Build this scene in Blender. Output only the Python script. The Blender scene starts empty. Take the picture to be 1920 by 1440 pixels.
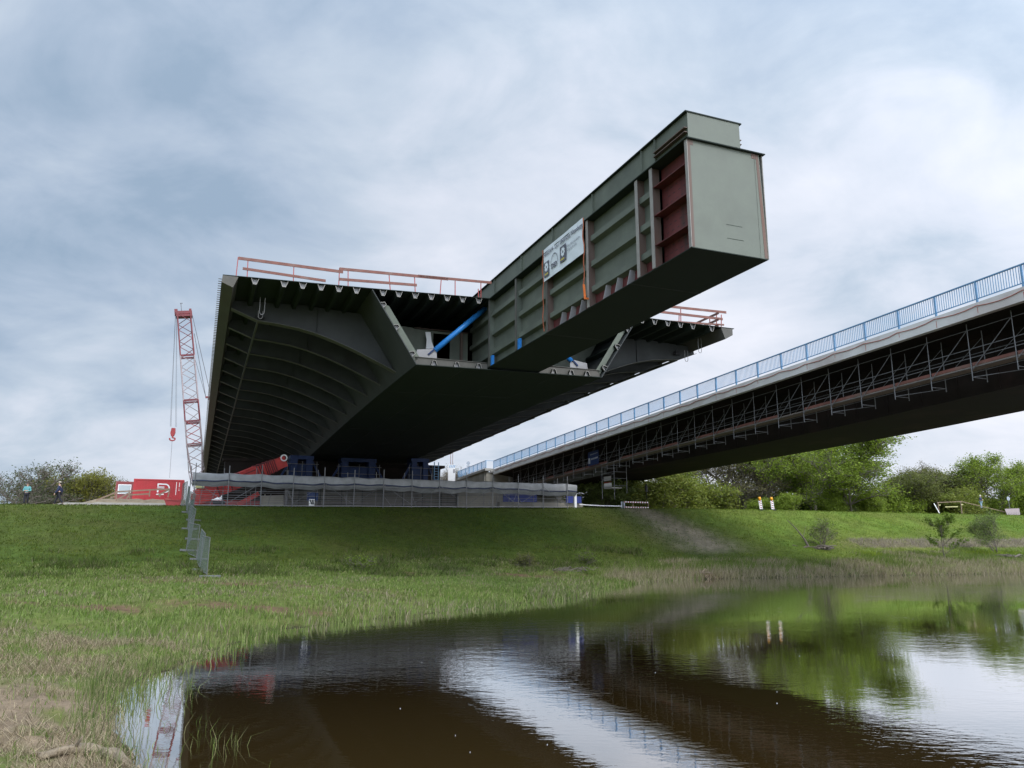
import bpy, math, random
import numpy as np
from mathutils import Matrix, Vector

# ------------------------------------------------------------------ camera, sky, sun, exposure
SC = bpy.context.scene
COL = SC.collection
random.seed(7)
RNG = np.random.default_rng(11)
F_PX, PITCH, TH, CAMZ = 1442.0, math.radians(11.5), math.radians(-22.0), 2.7
cam_d = bpy.data.cameras.new("camera")
cam_d.sensor_width = 36.0
cam_d.sensor_fit = 'HORIZONTAL'
cam_d.lens = 36.0 * F_PX / 1920.0
cam_d.clip_start = 0.1
cam_d.clip_end = 6000
cam = bpy.data.objects.new("camera", cam_d)
COL.objects.link(cam)
cam.location = (0, 0, CAMZ)
cam.rotation_euler = (math.pi / 2 + PITCH, 0, 0)
SC.camera = cam
SC.render.resolution_x, SC.render.resolution_y = 1024, 768

SUN_ELEV, SUN_AZ = math.radians(42), math.radians(152)      # azimuth measured from +Y towards +X
world = bpy.data.worlds.new("World")
SC.world = world
world.use_nodes = True
nt = world.node_tree
nt.nodes.clear()
def N(tree, t, **kw):
    n = tree.nodes.new(t)
    for k, v in kw.items():
        setattr(n, k, v)
    return n
def LK(tree, a, b):
    tree.links.new(a, b)
out = N(nt, 'ShaderNodeOutputWorld')
bg = N(nt, 'ShaderNodeBackground'); bg.inputs['Strength'].default_value = 0.1
sky = N(nt, 'ShaderNodeTexSky'); sky.sky_type = 'NISHITA'
sky.sun_disc = False; sky.sun_elevation = SUN_ELEV; sky.sun_rotation = SUN_AZ
sky.air_density = 1.0; sky.dust_density = 2.0
tc = N(nt, 'ShaderNodeTexCoord')
sep = N(nt, 'ShaderNodeSeparateXYZ'); LK(nt, tc.outputs['Generated'], sep.inputs[0])
def MATH(tree, op, a, b=None, clamp=False):
    n = N(tree, 'ShaderNodeMath'); n.operation = op; n.use_clamp = clamp
    for i, v in enumerate((a, b)):
        if v is None: continue
        if isinstance(v, (int, float)): n.inputs[i].default_value = v
        else: LK(tree, v, n.inputs[i])
    return n.outputs[0]
zc = MATH(nt, 'MAXIMUM', sep.outputs['Z'], 0.0)
den = MATH(nt, 'ADD', zc, 0.36)
cx = MATH(nt, 'DIVIDE', sep.outputs['X'], den)
cy = MATH(nt, 'DIVIDE', sep.outputs['Y'], den)
comb = N(nt, 'ShaderNodeCombineXYZ'); LK(nt, cx, comb.inputs[0]); LK(nt, cy, comb.inputs[1])
def cloud(scale, detail, rough, dist, off):
    mp = N(nt, 'ShaderNodeMapping'); mp.inputs['Location'].default_value = off
    mp.inputs['Rotation'].default_value = (0, 0, 0.5)
    mp.inputs['Scale'].default_value = (scale * 0.9, scale * 1.1, 1)
    LK(nt, comb.outputs[0], mp.inputs[0])
    n = N(nt, 'ShaderNodeTexNoise'); n.noise_dimensions = '2D'
    n.inputs['Scale'].default_value = 1.0; n.inputs['Detail'].default_value = detail
    n.inputs['Roughness'].default_value = rough; n.inputs['Distortion'].default_value = dist
    LK(nt, mp.outputs[0], n.inputs['Vector'])
    return n.outputs['Fac']
n1 = cloud(1.25, 7, 0.5, 0.25, (3.1, 1.7, 0))
n2 = cloud(3.6, 8, 0.56, 0.3, (7.3, 2.2, 0))
n3 = cloud(0.6, 4, 0.5, 0.1, (1.4, 9.2, 0))
mixn = MATH(nt, 'ADD', MATH(nt, 'ADD', MATH(nt, 'MULTIPLY', n1, 0.48), MATH(nt, 'MULTIPLY', n2, 0.28)), MATH(nt, 'MULTIPLY', n3, 0.26))
# thin bright streaks low over the horizon
low = MATH(nt, 'POWER', MATH(nt, 'SUBTRACT', 1.0, zc, True), 7.0)
mixn = MATH(nt, 'ADD', mixn, MATH(nt, 'MULTIPLY', sep.outputs['X'], 0.07))
fac = MATH(nt, 'ADD', mixn, MATH(nt, 'MULTIPLY', low, 0.10))
ramp = N(nt, 'ShaderNodeValToRGB')
els = ramp.color_ramp.elements
els[0].position = 0.37; els[0].color = (3.4, 4.5, 5.9, 1)
els[1].position = 0.66; els[1].color = (9.0, 9.2, 10.1, 1)
for p, c in ((0.42, (4.4, 5.4, 6.8, 1)), (0.48, (5.6, 6.5, 7.7, 1)), (0.54, (7.0, 7.6, 8.7, 1))):
    e = els.new(p); e.color = c
LK(nt, fac, ramp.inputs[0])
# added glow in the unseen cloud round the sun, lighting camera-facing fronts
sd = Vector((math.sin(SUN_AZ) * math.cos(SUN_ELEV), math.cos(SUN_AZ) * math.cos(SUN_ELEV), math.sin(SUN_ELEV)))
dot = N(nt, 'ShaderNodeVectorMath'); dot.operation = 'DOT_PRODUCT'
LK(nt, tc.outputs['Generated'], dot.inputs[0]); dot.inputs[1].default_value = sd
gl = MATH(nt, 'POWER', MATH(nt, 'MAXIMUM', MATH(nt, 'ADD', MATH(nt, 'MULTIPLY', dot.outputs['Value'], 0.5), 0.5), 0.0), 4.0)
glow = MATH(nt, 'ADD', MATH(nt, 'MULTIPLY', gl, 4.4), 1.0)
mul = N(nt, 'ShaderNodeVectorMath'); mul.operation = 'SCALE'
LK(nt, ramp.outputs[0], mul.inputs[0]); LK(nt, glow, mul.inputs['Scale'])
mx = N(nt, 'ShaderNodeMix'); mx.data_type = 'RGBA'
mx.inputs[0].default_value = 0.92
LK(nt, sky.outputs[0], mx.inputs[6]); LK(nt, mul.outputs[0], mx.inputs[7])
LK(nt, mx.outputs[2], bg.inputs['Color'])
LK(nt, bg.outputs[0], out.inputs[0])

sun_d = bpy.data.lights.new("sun", 'SUN')
sun_d.energy = 1.5; sun_d.angle = math.radians(14); sun_d.color = (1.0, 0.95, 0.87)
sun = bpy.data.objects.new("sun", sun_d); COL.objects.link(sun)
sun.rotation_euler = sd.to_track_quat('Z', 'Y').to_euler()
SC.view_settings.view_transform = 'Standard'
SC.view_settings.look = 'None'
SC.view_settings.exposure = 0.0
SC.view_settings.gamma = 1.0

# ------------------------------------------------------------------ frames and measuring helpers
AX = np.array([math.sin(TH), math.cos(TH), 0.0])      # along the bridges, away from the camera
RX = np.array([math.cos(TH), -math.sin(TH), 0.0])     # across them, to the right
def B(w, s, z):
    p = AX * s + RX * w
    return (p[0], p[1], z)
def ray(x, y):
    u, v = (x - 960) / F_PX, (720 - y) / F_PX
    c, s = math.cos(PITCH), math.sin(PITCH)
    return np.array([u, c - v * s, s + v * c])
def sec(x, y, s):                                      # a photo point on the cross-section plane at distance s -> (w, z)
    d = ray(x, y); d = d * (s / (d @ AX))
    return d @ RX, d[2] + CAMZ
def secp(x, y, s):
    w, z = sec(x, y, s)
    return B(w, s, z)
def onw(x, y, w):                                      # a photo point on the lengthwise plane at offset w -> (s, z)
    d = ray(x, y); d = d * (w / (d @ RX))
    return d @ AX, d[2] + CAMZ
def at_range(x, y, r):
    d = ray(x, y); h = math.hypot(d[0], d[1])
    return d[0] / h * r, d[1] / h * r, CAMZ + d[2] / h * r

# ------------------------------------------------------------------ mesh builder
class MB:
    def __init__(self):
        self.v = []; self.f = []; self.m = []
    def add(self, pts, faces, mi=0):
        b = len(self.v)
        self.v.extend([tuple(map(float, p)) for p in pts])
        for f in faces:
            self.f.append([i + b for i in f]); self.m.append(mi)
    def hexa(self, p, mi=0):                            # 0-3 bottom ring, 4-7 top ring
        self.add(p, [(3, 2, 1, 0), (4, 5, 6, 7), (0, 1, 5, 4), (1, 2, 6, 5), (2, 3, 7, 6), (3, 0, 4, 7)], mi)
    def bbox(self, w0, w1, s0, s1, z0, z1, mi=0):       # a box in bridge coordinates
        self.hexa([B(w0, s0, z0), B(w1, s0, z0), B(w1, s1, z0), B(w0, s1, z0), B(w0, s0, z1), B(w1, s0, z1), B(w1, s1, z1), B(w0, s1, z1)], mi)
    def box(self, x0, x1, y0, y1, z0, z1, mi=0):
        self.hexa([(x0, y0, z0), (x1, y0, z0), (x1, y1, z0), (x0, y1, z0), (x0, y0, z1), (x1, y0, z1), (x1, y1, z1), (x0, y1, z1)], mi)
    def bar(self, p, q, a, b, up=(0, 0, 1), mi=0):      # rectangular bar, a across, b along up
        p, q, up = Vector(p), Vector(q), Vector(up)
        d = (q - p).normalized()
        sx = d.cross(up)
        if sx.length < 1e-4: sx = d.cross(Vector((0, 1, 0)))
        sx.normalize(); uy = sx.cross(d).normalized()
        sx *= a / 2; uy *= b / 2
        self.hexa([p - sx - uy, p + sx - uy, q + sx - uy, q - sx - uy, p - sx + uy, p + sx + uy, q + sx + uy, q - sx + uy], mi)
    def tube(self, p, q, r, n=6, r2=None, mi=0):
        p, q = Vector(p), Vector(q)
        r2 = r if r2 is None else r2
        d = (q - p)
        if d.length < 1e-6: return
        d.normalize()
        a = d.cross(Vector((0, 0, 1)))
        if a.length < 1e-3: a = d.cross(Vector((1, 0, 0)))
        a.normalize(); b = d.cross(a)
        pts = []
        for c, rr in ((p, r), (q, r2)):
            for i in range(n):
                t = 2 * math.pi * i / n
                pts.append(c + a * (rr * math.cos(t)) + b * (rr * math.sin(t)))
        fs = [(i, (i + 1) % n, n + (i + 1) % n, n + i) for i in range(n)]
        fs += [tuple(range(n - 1, -1, -1)), tuple(range(n, 2 * n))]
        self.add(pts, fs, mi)
    def path(self, pts, r, n=5, mi=0):
        for p, q in zip(pts[:-1], pts[1:]): self.tube(p, q, r, n, mi=mi)
    def loft(self, rings, closed=True, caps=True, mi=0):
        n = len(rings[0]); pts = [p for r in rings for p in r]; fs = []
        for k in range(len(rings) - 1):
            for i in range(n if closed else n - 1):
                j = (i + 1) % n
                fs.append((k * n + i, k * n + j, (k + 1) * n + j, (k + 1) * n + i))
        if caps and closed:
            fs.append(tuple(range(n - 1, -1, -1))); L = (len(rings) - 1) * n
            fs.append(tuple(range(L, L + n)))
        self.add(pts, fs, mi)
    def prism(self, poly, d, mi=0):                     # polygon extruded by vector d
        d = Vector(d)
        self.loft([[Vector(p) for p in poly], [Vector(p) + d for p in poly]], mi=mi)
    def disc(self, c, nrm, r, th, n=16, mi=0):
        c, nrm = Vector(c), Vector(nrm).normalized()
        self.tube(c - nrm * th / 2, c + nrm * th / 2, r, n, mi=mi)
    def build(self, name, mat, parent=None, smooth=False):
        off = Vector((0, 0, 0))
        if parent is not None:
            off = base_of(parent)
        me = bpy.data.meshes.new(name)
        me.from_pydata([(x - off.x, y - off.y, z - off.z) for x, y, z in self.v], [], self.f)
        for m in (mat if isinstance(mat, (list, tuple)) else [mat]): me.materials.append(m)
        if any(self.m): me.polygons.foreach_set('material_index', self.m)
        if smooth: me.polygons.foreach_set('use_smooth', [True] * len(me.polygons))
        me.update()
        o = bpy.data.objects.new(name, me); COL.objects.link(o)
        if parent is not None: o.parent = parent
        return o
BASE = {}
def base_of(o):
    return BASE.get(o.name, Vector((0, 0, 0)))
def tag(o, label=None, cat=None, group=None, kind=None):
    if label: o['label'] = label
    if cat: o['category'] = cat
    if group: o['group'] = group
    if kind: o['kind'] = kind
    return o
def thing(name, label, cat, loc=(0, 0, 0), group=None):
    o = bpy.data.objects.new(name, None); COL.objects.link(o)
    o.location = loc; o.empty_display_size = 0.3
    BASE[o.name] = Vector(loc)
    return tag(o, label, cat, group)
def sub(mb, name, mat, part, root, smooth=False):       # a sub-part: child of a part, same local frame as its thing
    o = mb.build(name, mat, root, smooth); o.parent = part
    return o
def copy_tree(o, parent=None):
    c = o.copy(); COL.objects.link(c); c.parent = parent
    for ch in list(o.children): copy_tree(ch, c)
    return c

# ------------------------------------------------------------------ materials
def mat(name, col, rough=0.6, var=0.18, scale=1.5, bump=0.0, bscale=20.0, metal=0.0, spec=0.4, streak=False, stain=None, stain_amt=0.5):
    m = bpy.data.materials.new(name); m.use_nodes = True
    t = m.node_tree; b = t.nodes['Principled BSDF']
    b.inputs['Roughness'].default_value = rough; b.inputs['Metallic'].default_value = metal
    b.inputs['Specular IOR Level'].default_value = spec
    c = N(t, 'ShaderNodeTexCoord')
    mp = N(t, 'ShaderNodeMapping'); LK(t, c.outputs['Object'], mp.inputs[0])
    if streak: mp.inputs['Scale'].default_value = (1, 1, 0.15)
    n = N(t, 'ShaderNodeTexNoise'); n.inputs['Scale'].default_value = scale; n.inputs['Detail'].default_value = 7
    n.inputs['Roughness'].default_value = 0.62
    LK(t, mp.outputs[0], n.inputs['Vector'])
    r = N(t, 'ShaderNodeMapRange'); r.inputs[1].default_value = 0.25; r.inputs[2].default_value = 0.75
    r.inputs[3].default_value = 1 - var; r.inputs[4].default_value = 1 + var
    LK(t, n.outputs['Fac'], r.inputs[0])
    s = N(t, 'ShaderNodeVectorMath'); s.operation = 'SCALE'; s.inputs[0].default_value = col[:3]
    LK(t, r.outputs[0], s.inputs['Scale'])
    src = s.outputs[0]
    if stain:
        n3 = N(t, 'ShaderNodeTexNoise'); n3.inputs['Scale'].default_value = scale * 0.7; n3.inputs['Detail'].default_value = 9
        LK(t, mp.outputs[0], n3.inputs['Vector'])
        r3 = N(t, 'ShaderNodeMapRange'); r3.inputs[1].default_value = 0.52; r3.inputs[2].default_value = 0.72
        r3.inputs[3].default_value = 0; r3.inputs[4].default_value = stain_amt
        LK(t, n3.outputs['Fac'], r3.inputs[0])
        mm = N(t, 'ShaderNodeMix'); mm.data_type = 'RGBA'
        LK(t, r3.outputs[0], mm.inputs[0]); LK(t, src, mm.inputs[6]); mm.inputs[7].default_value = (*stain, 1)
        src = mm.outputs[2]
    LK(t, src, b.inputs['Base Color'])
    rr = N(t, 'ShaderNodeMapRange'); rr.inputs[3].default_value = max(0.05, rough - 0.12); rr.inputs[4].default_value = min(1, rough + 0.12)
    LK(t, n.outputs['Fac'], rr.inputs[0]); LK(t, rr.outputs[0], b.inputs['Roughness'])
    if bump > 0:
        n2 = N(t, 'ShaderNodeTexNoise'); n2.inputs['Scale'].default_value = bscale; n2.inputs['Detail'].default_value = 5
        LK(t, c.outputs['Object'], n2.inputs['Vector'])
        bp = N(t, 'ShaderNodeBump'); bp.inputs['Strength'].default_value = bump; bp.inputs['Distance'].default_value = 0.02
        LK(t, n2.outputs['Fac'], bp.inputs['Height']); LK(t, bp.outputs[0], b.inputs['Normal'])
    return m
def attr_mat(name, rough=0.9, noise=0.35, scale=3.0, bump=0.0, bscale=9.0, spec=0.2, transl=0.0, up=0.0):
    m = bpy.data.materials.new(name); m.use_nodes = True
    t = m.node_tree; b = t.nodes['Principled BSDF']
    b.inputs['Roughness'].default_value = rough; b.inputs['Specular IOR Level'].default_value = spec
    a = N(t, 'ShaderNodeVertexColor'); a.layer_name = 'tone'
    c = N(t, 'ShaderNodeTexCoord')
    src = a.outputs['Color']
    if noise > 0:
        n = N(t, 'ShaderNodeTexNoise'); n.inputs['Scale'].default_value = scale; n.inputs['Detail'].default_value = 8
        n.inputs['Roughness'].default_value = 0.7
        LK(t, c.outputs['Object'], n.inputs['Vector'])
        r = N(t, 'ShaderNodeMapRange'); r.inputs[1].default_value = 0.25; r.inputs[2].default_value = 0.75
        r.inputs[3].default_value = 1 - noise; r.inputs[4].default_value = 1 + noise
        LK(t, n.outputs['Fac'], r.inputs[0])
        s = N(t, 'ShaderNodeVectorMath'); s.operation = 'SCALE'
        LK(t, src, s.inputs[0]); LK(t, r.outputs[0], s.inputs['Scale']); src = s.outputs[0]
    LK(t, src, b.inputs['Base Color'])
    if bump > 0:
        n2 = N(t, 'ShaderNodeTexNoise'); n2.inputs['Scale'].default_value = bscale; n2.inputs['Detail'].default_value = 6
        LK(t, c.outputs['Object'], n2.inputs['Vector'])
        bp = N(t, 'ShaderNodeBump'); bp.inputs['Strength'].default_value = bump; bp.inputs['Distance'].default_value = 0.08
        LK(t, n2.outputs['Fac'], bp.inputs['Height']); LK(t, bp.outputs[0], b.inputs['Normal'])
    if transl > 0:
        tr = N(t, 'ShaderNodeBsdfTranslucent'); LK(t, src, tr.inputs['Color'])
        ms = N(t, 'ShaderNodeMixShader'); ms.inputs[0].default_value = transl
        LK(t, b.outputs[0], ms.inputs[1]); LK(t, tr.outputs[0], ms.inputs[2])
        LK(t, ms.outputs[0], t.nodes['Material Output'].inputs['Surface'])
    return m
M = dict(
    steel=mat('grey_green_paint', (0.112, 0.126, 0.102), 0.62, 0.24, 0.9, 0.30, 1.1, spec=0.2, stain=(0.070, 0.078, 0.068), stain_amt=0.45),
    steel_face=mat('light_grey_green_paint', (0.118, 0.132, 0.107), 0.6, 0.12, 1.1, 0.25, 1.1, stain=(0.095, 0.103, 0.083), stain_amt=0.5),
    steel_shaded=mat('shaded_grey_green_paint', (0.024, 0.031, 0.027), 0.8, 0.18, 0.7, 0.06, 2.0, spec=0.12),  # same paint as steel, darkened to hold the shade under the deck
    bracket=mat('shaded_bracket_grey_paint', (0.052, 0.056, 0.056), 0.7, 0.2, 0.8, 0.05, 3.0, spec=0.12, stain=(0.035, 0.035, 0.034), stain_amt=0.5),  # greyer coat, also darkened for the shade under the cantilevers
    flange=mat('bracket_flange_paint', (0.105, 0.105, 0.098), 0.7, 0.2, 0.8, spec=0.15),
    steel_cut=mat('bare_steel_edge', (0.24, 0.225, 0.205), 0.6, 0.2, 3.0),
    fascia=mat('brown_grey_paint', (0.10, 0.096, 0.086), 0.7, 0.2, 0.8, spec=0.15, stain=(0.12, 0.10, 0.08), stain_amt=0.35),
    brown=mat('brown_primer', (0.115, 0.080, 0.066), 0.7, 0.25, 2.0, streak=True, stain=(0.13, 0.05, 0.03), stain_amt=0.6),
    red_oxide=mat('red_oxide_primer', (0.115, 0.026, 0.026), 0.7, 0.4, 2.6, streak=True, stain=(0.05, 0.028, 0.026), stain_amt=0.9),
    grey_plate=mat('grey_primer_plate', (0.27, 0.265, 0.27), 0.6, 0.15, 2.0),
    blue=mat('blue_strut_paint', (0.025, 0.20, 0.56), 0.4, 0.1, 2.0),
    blue_dark=mat('deep_blue_paint', (0.006, 0.022, 0.085), 0.6, 0.2, 1.5),
    rail_blue=mat('railing_blue_paint', (0.14, 0.29, 0.47), 0.5, 0.15, 2.0),
    wood_red=mat('weathered_red_board', (0.17, 0.075, 0.06), 0.8, 0.3, 3.0, 0.2, 30, stain=(0.19, 0.15, 0.13), stain_amt=0.6),
    red_post=mat('red_steel_post', (0.28, 0.035, 0.03), 0.5, 0.15, 3.0),
    wood=mat('raw_timber', (0.22, 0.155, 0.11), 0.8, 0.25, 4.0, 0.2, 30),
    concrete=mat('concrete', (0.33, 0.315, 0.285), 0.85, 0.2, 0.9, 0.15, 12, stain=(0.2, 0.185, 0.16), stain_amt=0.6),
    concrete_shaded=mat('shaded_streaked_concrete', (0.135, 0.125, 0.112), 0.9, 0.3, 1.4, 0.2, 12, streak=True, stain=(0.075, 0.068, 0.058), stain_amt=0.8),  # base tone holds the bridge's shadow on the wall; the streaks are stains
    concrete_light=mat('light_concrete', (0.27, 0.25, 0.21), 0.85, 0.2, 0.8, 0.15, 12, streak=True, stain=(0.13, 0.115, 0.09), stain_amt=0.6),
    fascia_conc=mat('painted_concrete_fascia', (0.60, 0.59, 0.57), 0.8, 0.12, 0.6, stain=(0.36, 0.27, 0.24), stain_amt=0.5),
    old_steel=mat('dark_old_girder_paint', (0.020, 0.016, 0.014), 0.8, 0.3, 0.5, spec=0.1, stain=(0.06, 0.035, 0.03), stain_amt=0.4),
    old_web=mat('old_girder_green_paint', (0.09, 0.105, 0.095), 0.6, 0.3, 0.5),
    galv=mat('galvanised_tube', (0.165, 0.165, 0.17), 0.55, 0.3, 4.0, metal=0.2),
    toe=mat('red_brown_toe_board', (0.17, 0.07, 0.055), 0.8, 0.3, 1.0, stain=(0.17, 0.135, 0.11), stain_amt=0.9),
    plank=mat('scaffold_plank', (0.20, 0.16, 0.13), 0.85, 0.3, 3.0),
    tarp=mat('grey_tarpaulin', (0.235, 0.24, 0.242), 0.65, 0.28, 1.3, 0.8, 2.2),
    tarp_dark=mat('dark_blue_tarpaulin_hem', (0.03, 0.04, 0.08), 0.6, 0.2, 2.0),
    red_crane=mat('red_crane_paint', (0.30, 0.026, 0.028), 0.4, 0.14, 1.5, stain=(0.28, 0.04, 0.03), stain_amt=0.5),
    boom_red=mat('bright_red_boom_paint', (0.50, 0.05, 0.045), 0.45, 0.2, 2.0, stain=(0.22, 0.03, 0.03), stain_amt=0.6),
    dark_red=mat('dark_red_steel', (0.15, 0.025, 0.03), 0.5, 0.2, 2.0),
    white_paint=mat('white_paint', (0.72, 0.72, 0.72), 0.5, 0.08, 2.0),
    off_white=mat('off_white_lattice_paint', (0.29, 0.235, 0.24), 0.5, 0.12, 2.0),
    banner=mat('banner_cloth', (0.62, 0.66, 0.69), 0.6, 0.04, 1.0),
    ink=mat('dark_grey_ink', (0.10, 0.10, 0.125), 0.7, 0.1, 3.0),
    ink_soft=mat('pale_grey_ink', (0.34, 0.35, 0.38), 0.7, 0.1, 3.0),
    ink_yellow=mat('yellow_ink', (0.55, 0.45, 0.08), 0.7, 0.1, 3.0),
    container=mat('red_container_paint', (0.40, 0.026, 0.032), 0.5, 0.12, 1.0, stain=(0.36, 0.03, 0.03), stain_amt=0.5),
    container_dull=mat('dull_red_container_paint', (0.24, 0.06, 0.062), 0.6, 0.15, 1.0),
    glass=mat('window_glass', (0.30, 0.36, 0.38), 0.1, 0.05, 1.0, spec=0.8),
    orange=mat('orange_strap', (0.68, 0.16, 0.03), 0.7, 0.2, 3.0),
    rust=mat('rusty_strap', (0.34, 0.10, 0.05), 0.8, 0.3, 3.0),
    cable=mat('red_cable_sheath', (0.38, 0.10, 0.07), 0.6, 0.2, 3.0),
    rope=mat('dark_wire_rope', (0.10, 0.10, 0.11), 0.5, 0.2, 3.0),
    black=mat('black_rubber', (0.02, 0.02, 0.022), 0.6, 0.2, 3.0),
    bark=mat('grey_brown_bark', (0.13, 0.11, 0.09), 0.9, 0.3, 3.0, 0.4, 15),
    driftwood=mat('bleached_driftwood', (0.20, 0.16, 0.11), 0.9, 0.45, 7.0, 1.0, 30, stain=(0.10, 0.08, 0.055), stain_amt=0.8),
    blue_sheet=mat('blue_formwork_panel', (0.02, 0.035, 0.19), 0.6, 0.2, 1.5),
    yellow=mat('yellow_board', (0.50, 0.47, 0.22), 0.6, 0.1, 3.0),
    amber=mat('amber_lamp_lens', (0.85, 0.36, 0.02), 0.3, 0.1, 3.0),
    sign_grey=mat('grey_sign_back', (0.30, 0.33, 0.37), 0.5, 0.1, 3.0),
    skin=mat('skin', (0.50, 0.32, 0.24), 0.6, 0.06, 8.0),
    teal=mat('teal_jacket_cloth', (0.11, 0.30, 0.31), 0.8, 0.12, 6.0),
    navy=mat('navy_jacket_cloth', (0.022, 0.03, 0.075), 0.8, 0.2, 6.0),
    dark_cloth=mat('dark_trouser_cloth', (0.02, 0.02, 0.026), 0.85, 0.2, 6.0),
    blue_cloth=mat('pale_blue_cloth', (0.22, 0.31, 0.38), 0.85, 0.2, 6.0),
    hair_dark=mat('dark_hair', (0.025, 0.02, 0.018), 0.7, 0.2, 20.0),
    hair_white=mat('white_hair', (0.62, 0.60, 0.57), 0.8, 0.1, 20.0),
    cap=mat('beige_cap_cloth', (0.50, 0.44, 0.36), 0.8, 0.1, 6.0),
    fence_galv=mat('dull_fence_tube', (0.125, 0.13, 0.13), 0.6, 0.2, 4.0),
    mesh_net=mat('dull_green_fence_mesh', (0.09, 0.115, 0.10), 0.6, 0.1, 3.0, metal=0.3),
)
LEAF = attr_mat('leaf_tissue', 0.6, 0.0, spec=0.25, transl=0.45)
BLADE = attr_mat('grass_blade', 0.7, 0.0, spec=0.15, transl=0.25)
GROUND = attr_mat('ground_soil_and_turf', 0.95, 0.45, 2.2, 0.8, 7.0, spec=0.1)

# ------------------------------------------------------------------ noise for terrain
def vnoise(x, y, seed=0):
    xi, yi = np.floor(x).astype(np.int64), np.floor(y).astype(np.int64)
    xf, yf = x - xi, y - yi
    def h(a, b):
        n = (a * 374761393 + b * 668265263 + seed * 974634541) & 0xffffffff
        n = ((n ^ (n >> 13)) * 1274126177) & 0xffffffff
        return ((n ^ (n >> 16)) & 0xffff) / 65535.0
    u, v = xf * xf * (3 - 2 * xf), yf * yf * (3 - 2 * yf)
    return (h(xi, yi) * (1 - u) + h(xi + 1, yi) * u) * (1 - v) + (h(xi, yi + 1) * (1 - u) + h(xi + 1, yi + 1) * u) * v
def fbm(x, y, oct=4, seed=0):
    a, s, t = 0.5, 0.0, 0.0
    for k in range(oct):
        s = s + a * vnoise(x * 2 ** k, y * 2 ** k, seed + k); t += a; a *= 0.55
    return s / t

# ------------------------------------------------------------------ ground and water
SHORE = np.array([(300, 92), (120, 78), (70, 71), (42.9, 66.3), (26.5, 61.4), (12.9, 56.4), (8.4, 52.1), (4.9, 45.0), (3.0, 38.6), (0.9, 35.3), (-1.3, 32.6),
                  (-3.2, 29.8), (-5.7, 26.8), (-7.3, 24.6), (-7.4, 20.7), (-7.2, 18.1), (-7.4, 16.0), (-6.9, 14.2), (-5.9, 12.2), (-5.2, 11.0), (-4.5, 10.1),
                  (-3.6, 8.0), (-2.4, 6.2), (0.5, 4.6), (6, 4.0), (20, 3.0), (60, -4), (150, -30), (400, -60)], float)
def shore_dist(x, y):
    """signed distance to the water's edge, positive on land"""
    sh = x.shape; p = np.stack([x.ravel(), y.ravel()], 1)
    poly = SHORE; n = len(poly)
    d2 = np.full(len(p), 1e18); ins = np.zeros(len(p), bool)
    for i in range(n):
        a, b = poly[i], poly[(i + 1) % n]
        ab = b - a; t = np.clip(((p - a) @ ab) / (ab @ ab), 0, 1)
        q = p - a - t[:, None] * ab
        d2 = np.minimum(d2, (q * q).sum(1))
        c = ((a[1] > p[:, 1]) != (b[1] > p[:, 1]))
        with np.errstate(divide='ignore', invalid='ignore'):
            xi = (b[0] - a[0]) * (p[:, 1] - a[1]) / (b[1] - a[1]) + a[0]
        ins ^= c & (p[:, 0] < xi)
    d = np.sqrt(d2)
    return np.where(ins, -d, d).reshape(sh)
W_K = [-200, -30, -10, 0, 8, 22, 38, 60, 100, 300]
SLOPE = [0.20, 0.21, 0.215, 0.205, 0.225, 0.29, 0.335, 0.33, 0.30, 0.28]
W_C = [-200, -14, 2, 12, 22, 34, 45, 60, 80, 100, 300]
CREST = [5.35, 5.4, 5.5, 5.62, 5.72, 5.86, 5.95, 5.95, 5.9, 5.85, 5.7]
def smoothstep(a, b, x):
    t = np.clip((x - a) / (b - a), 0, 1)
    return t * t * (3 - 2 * t)
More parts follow.
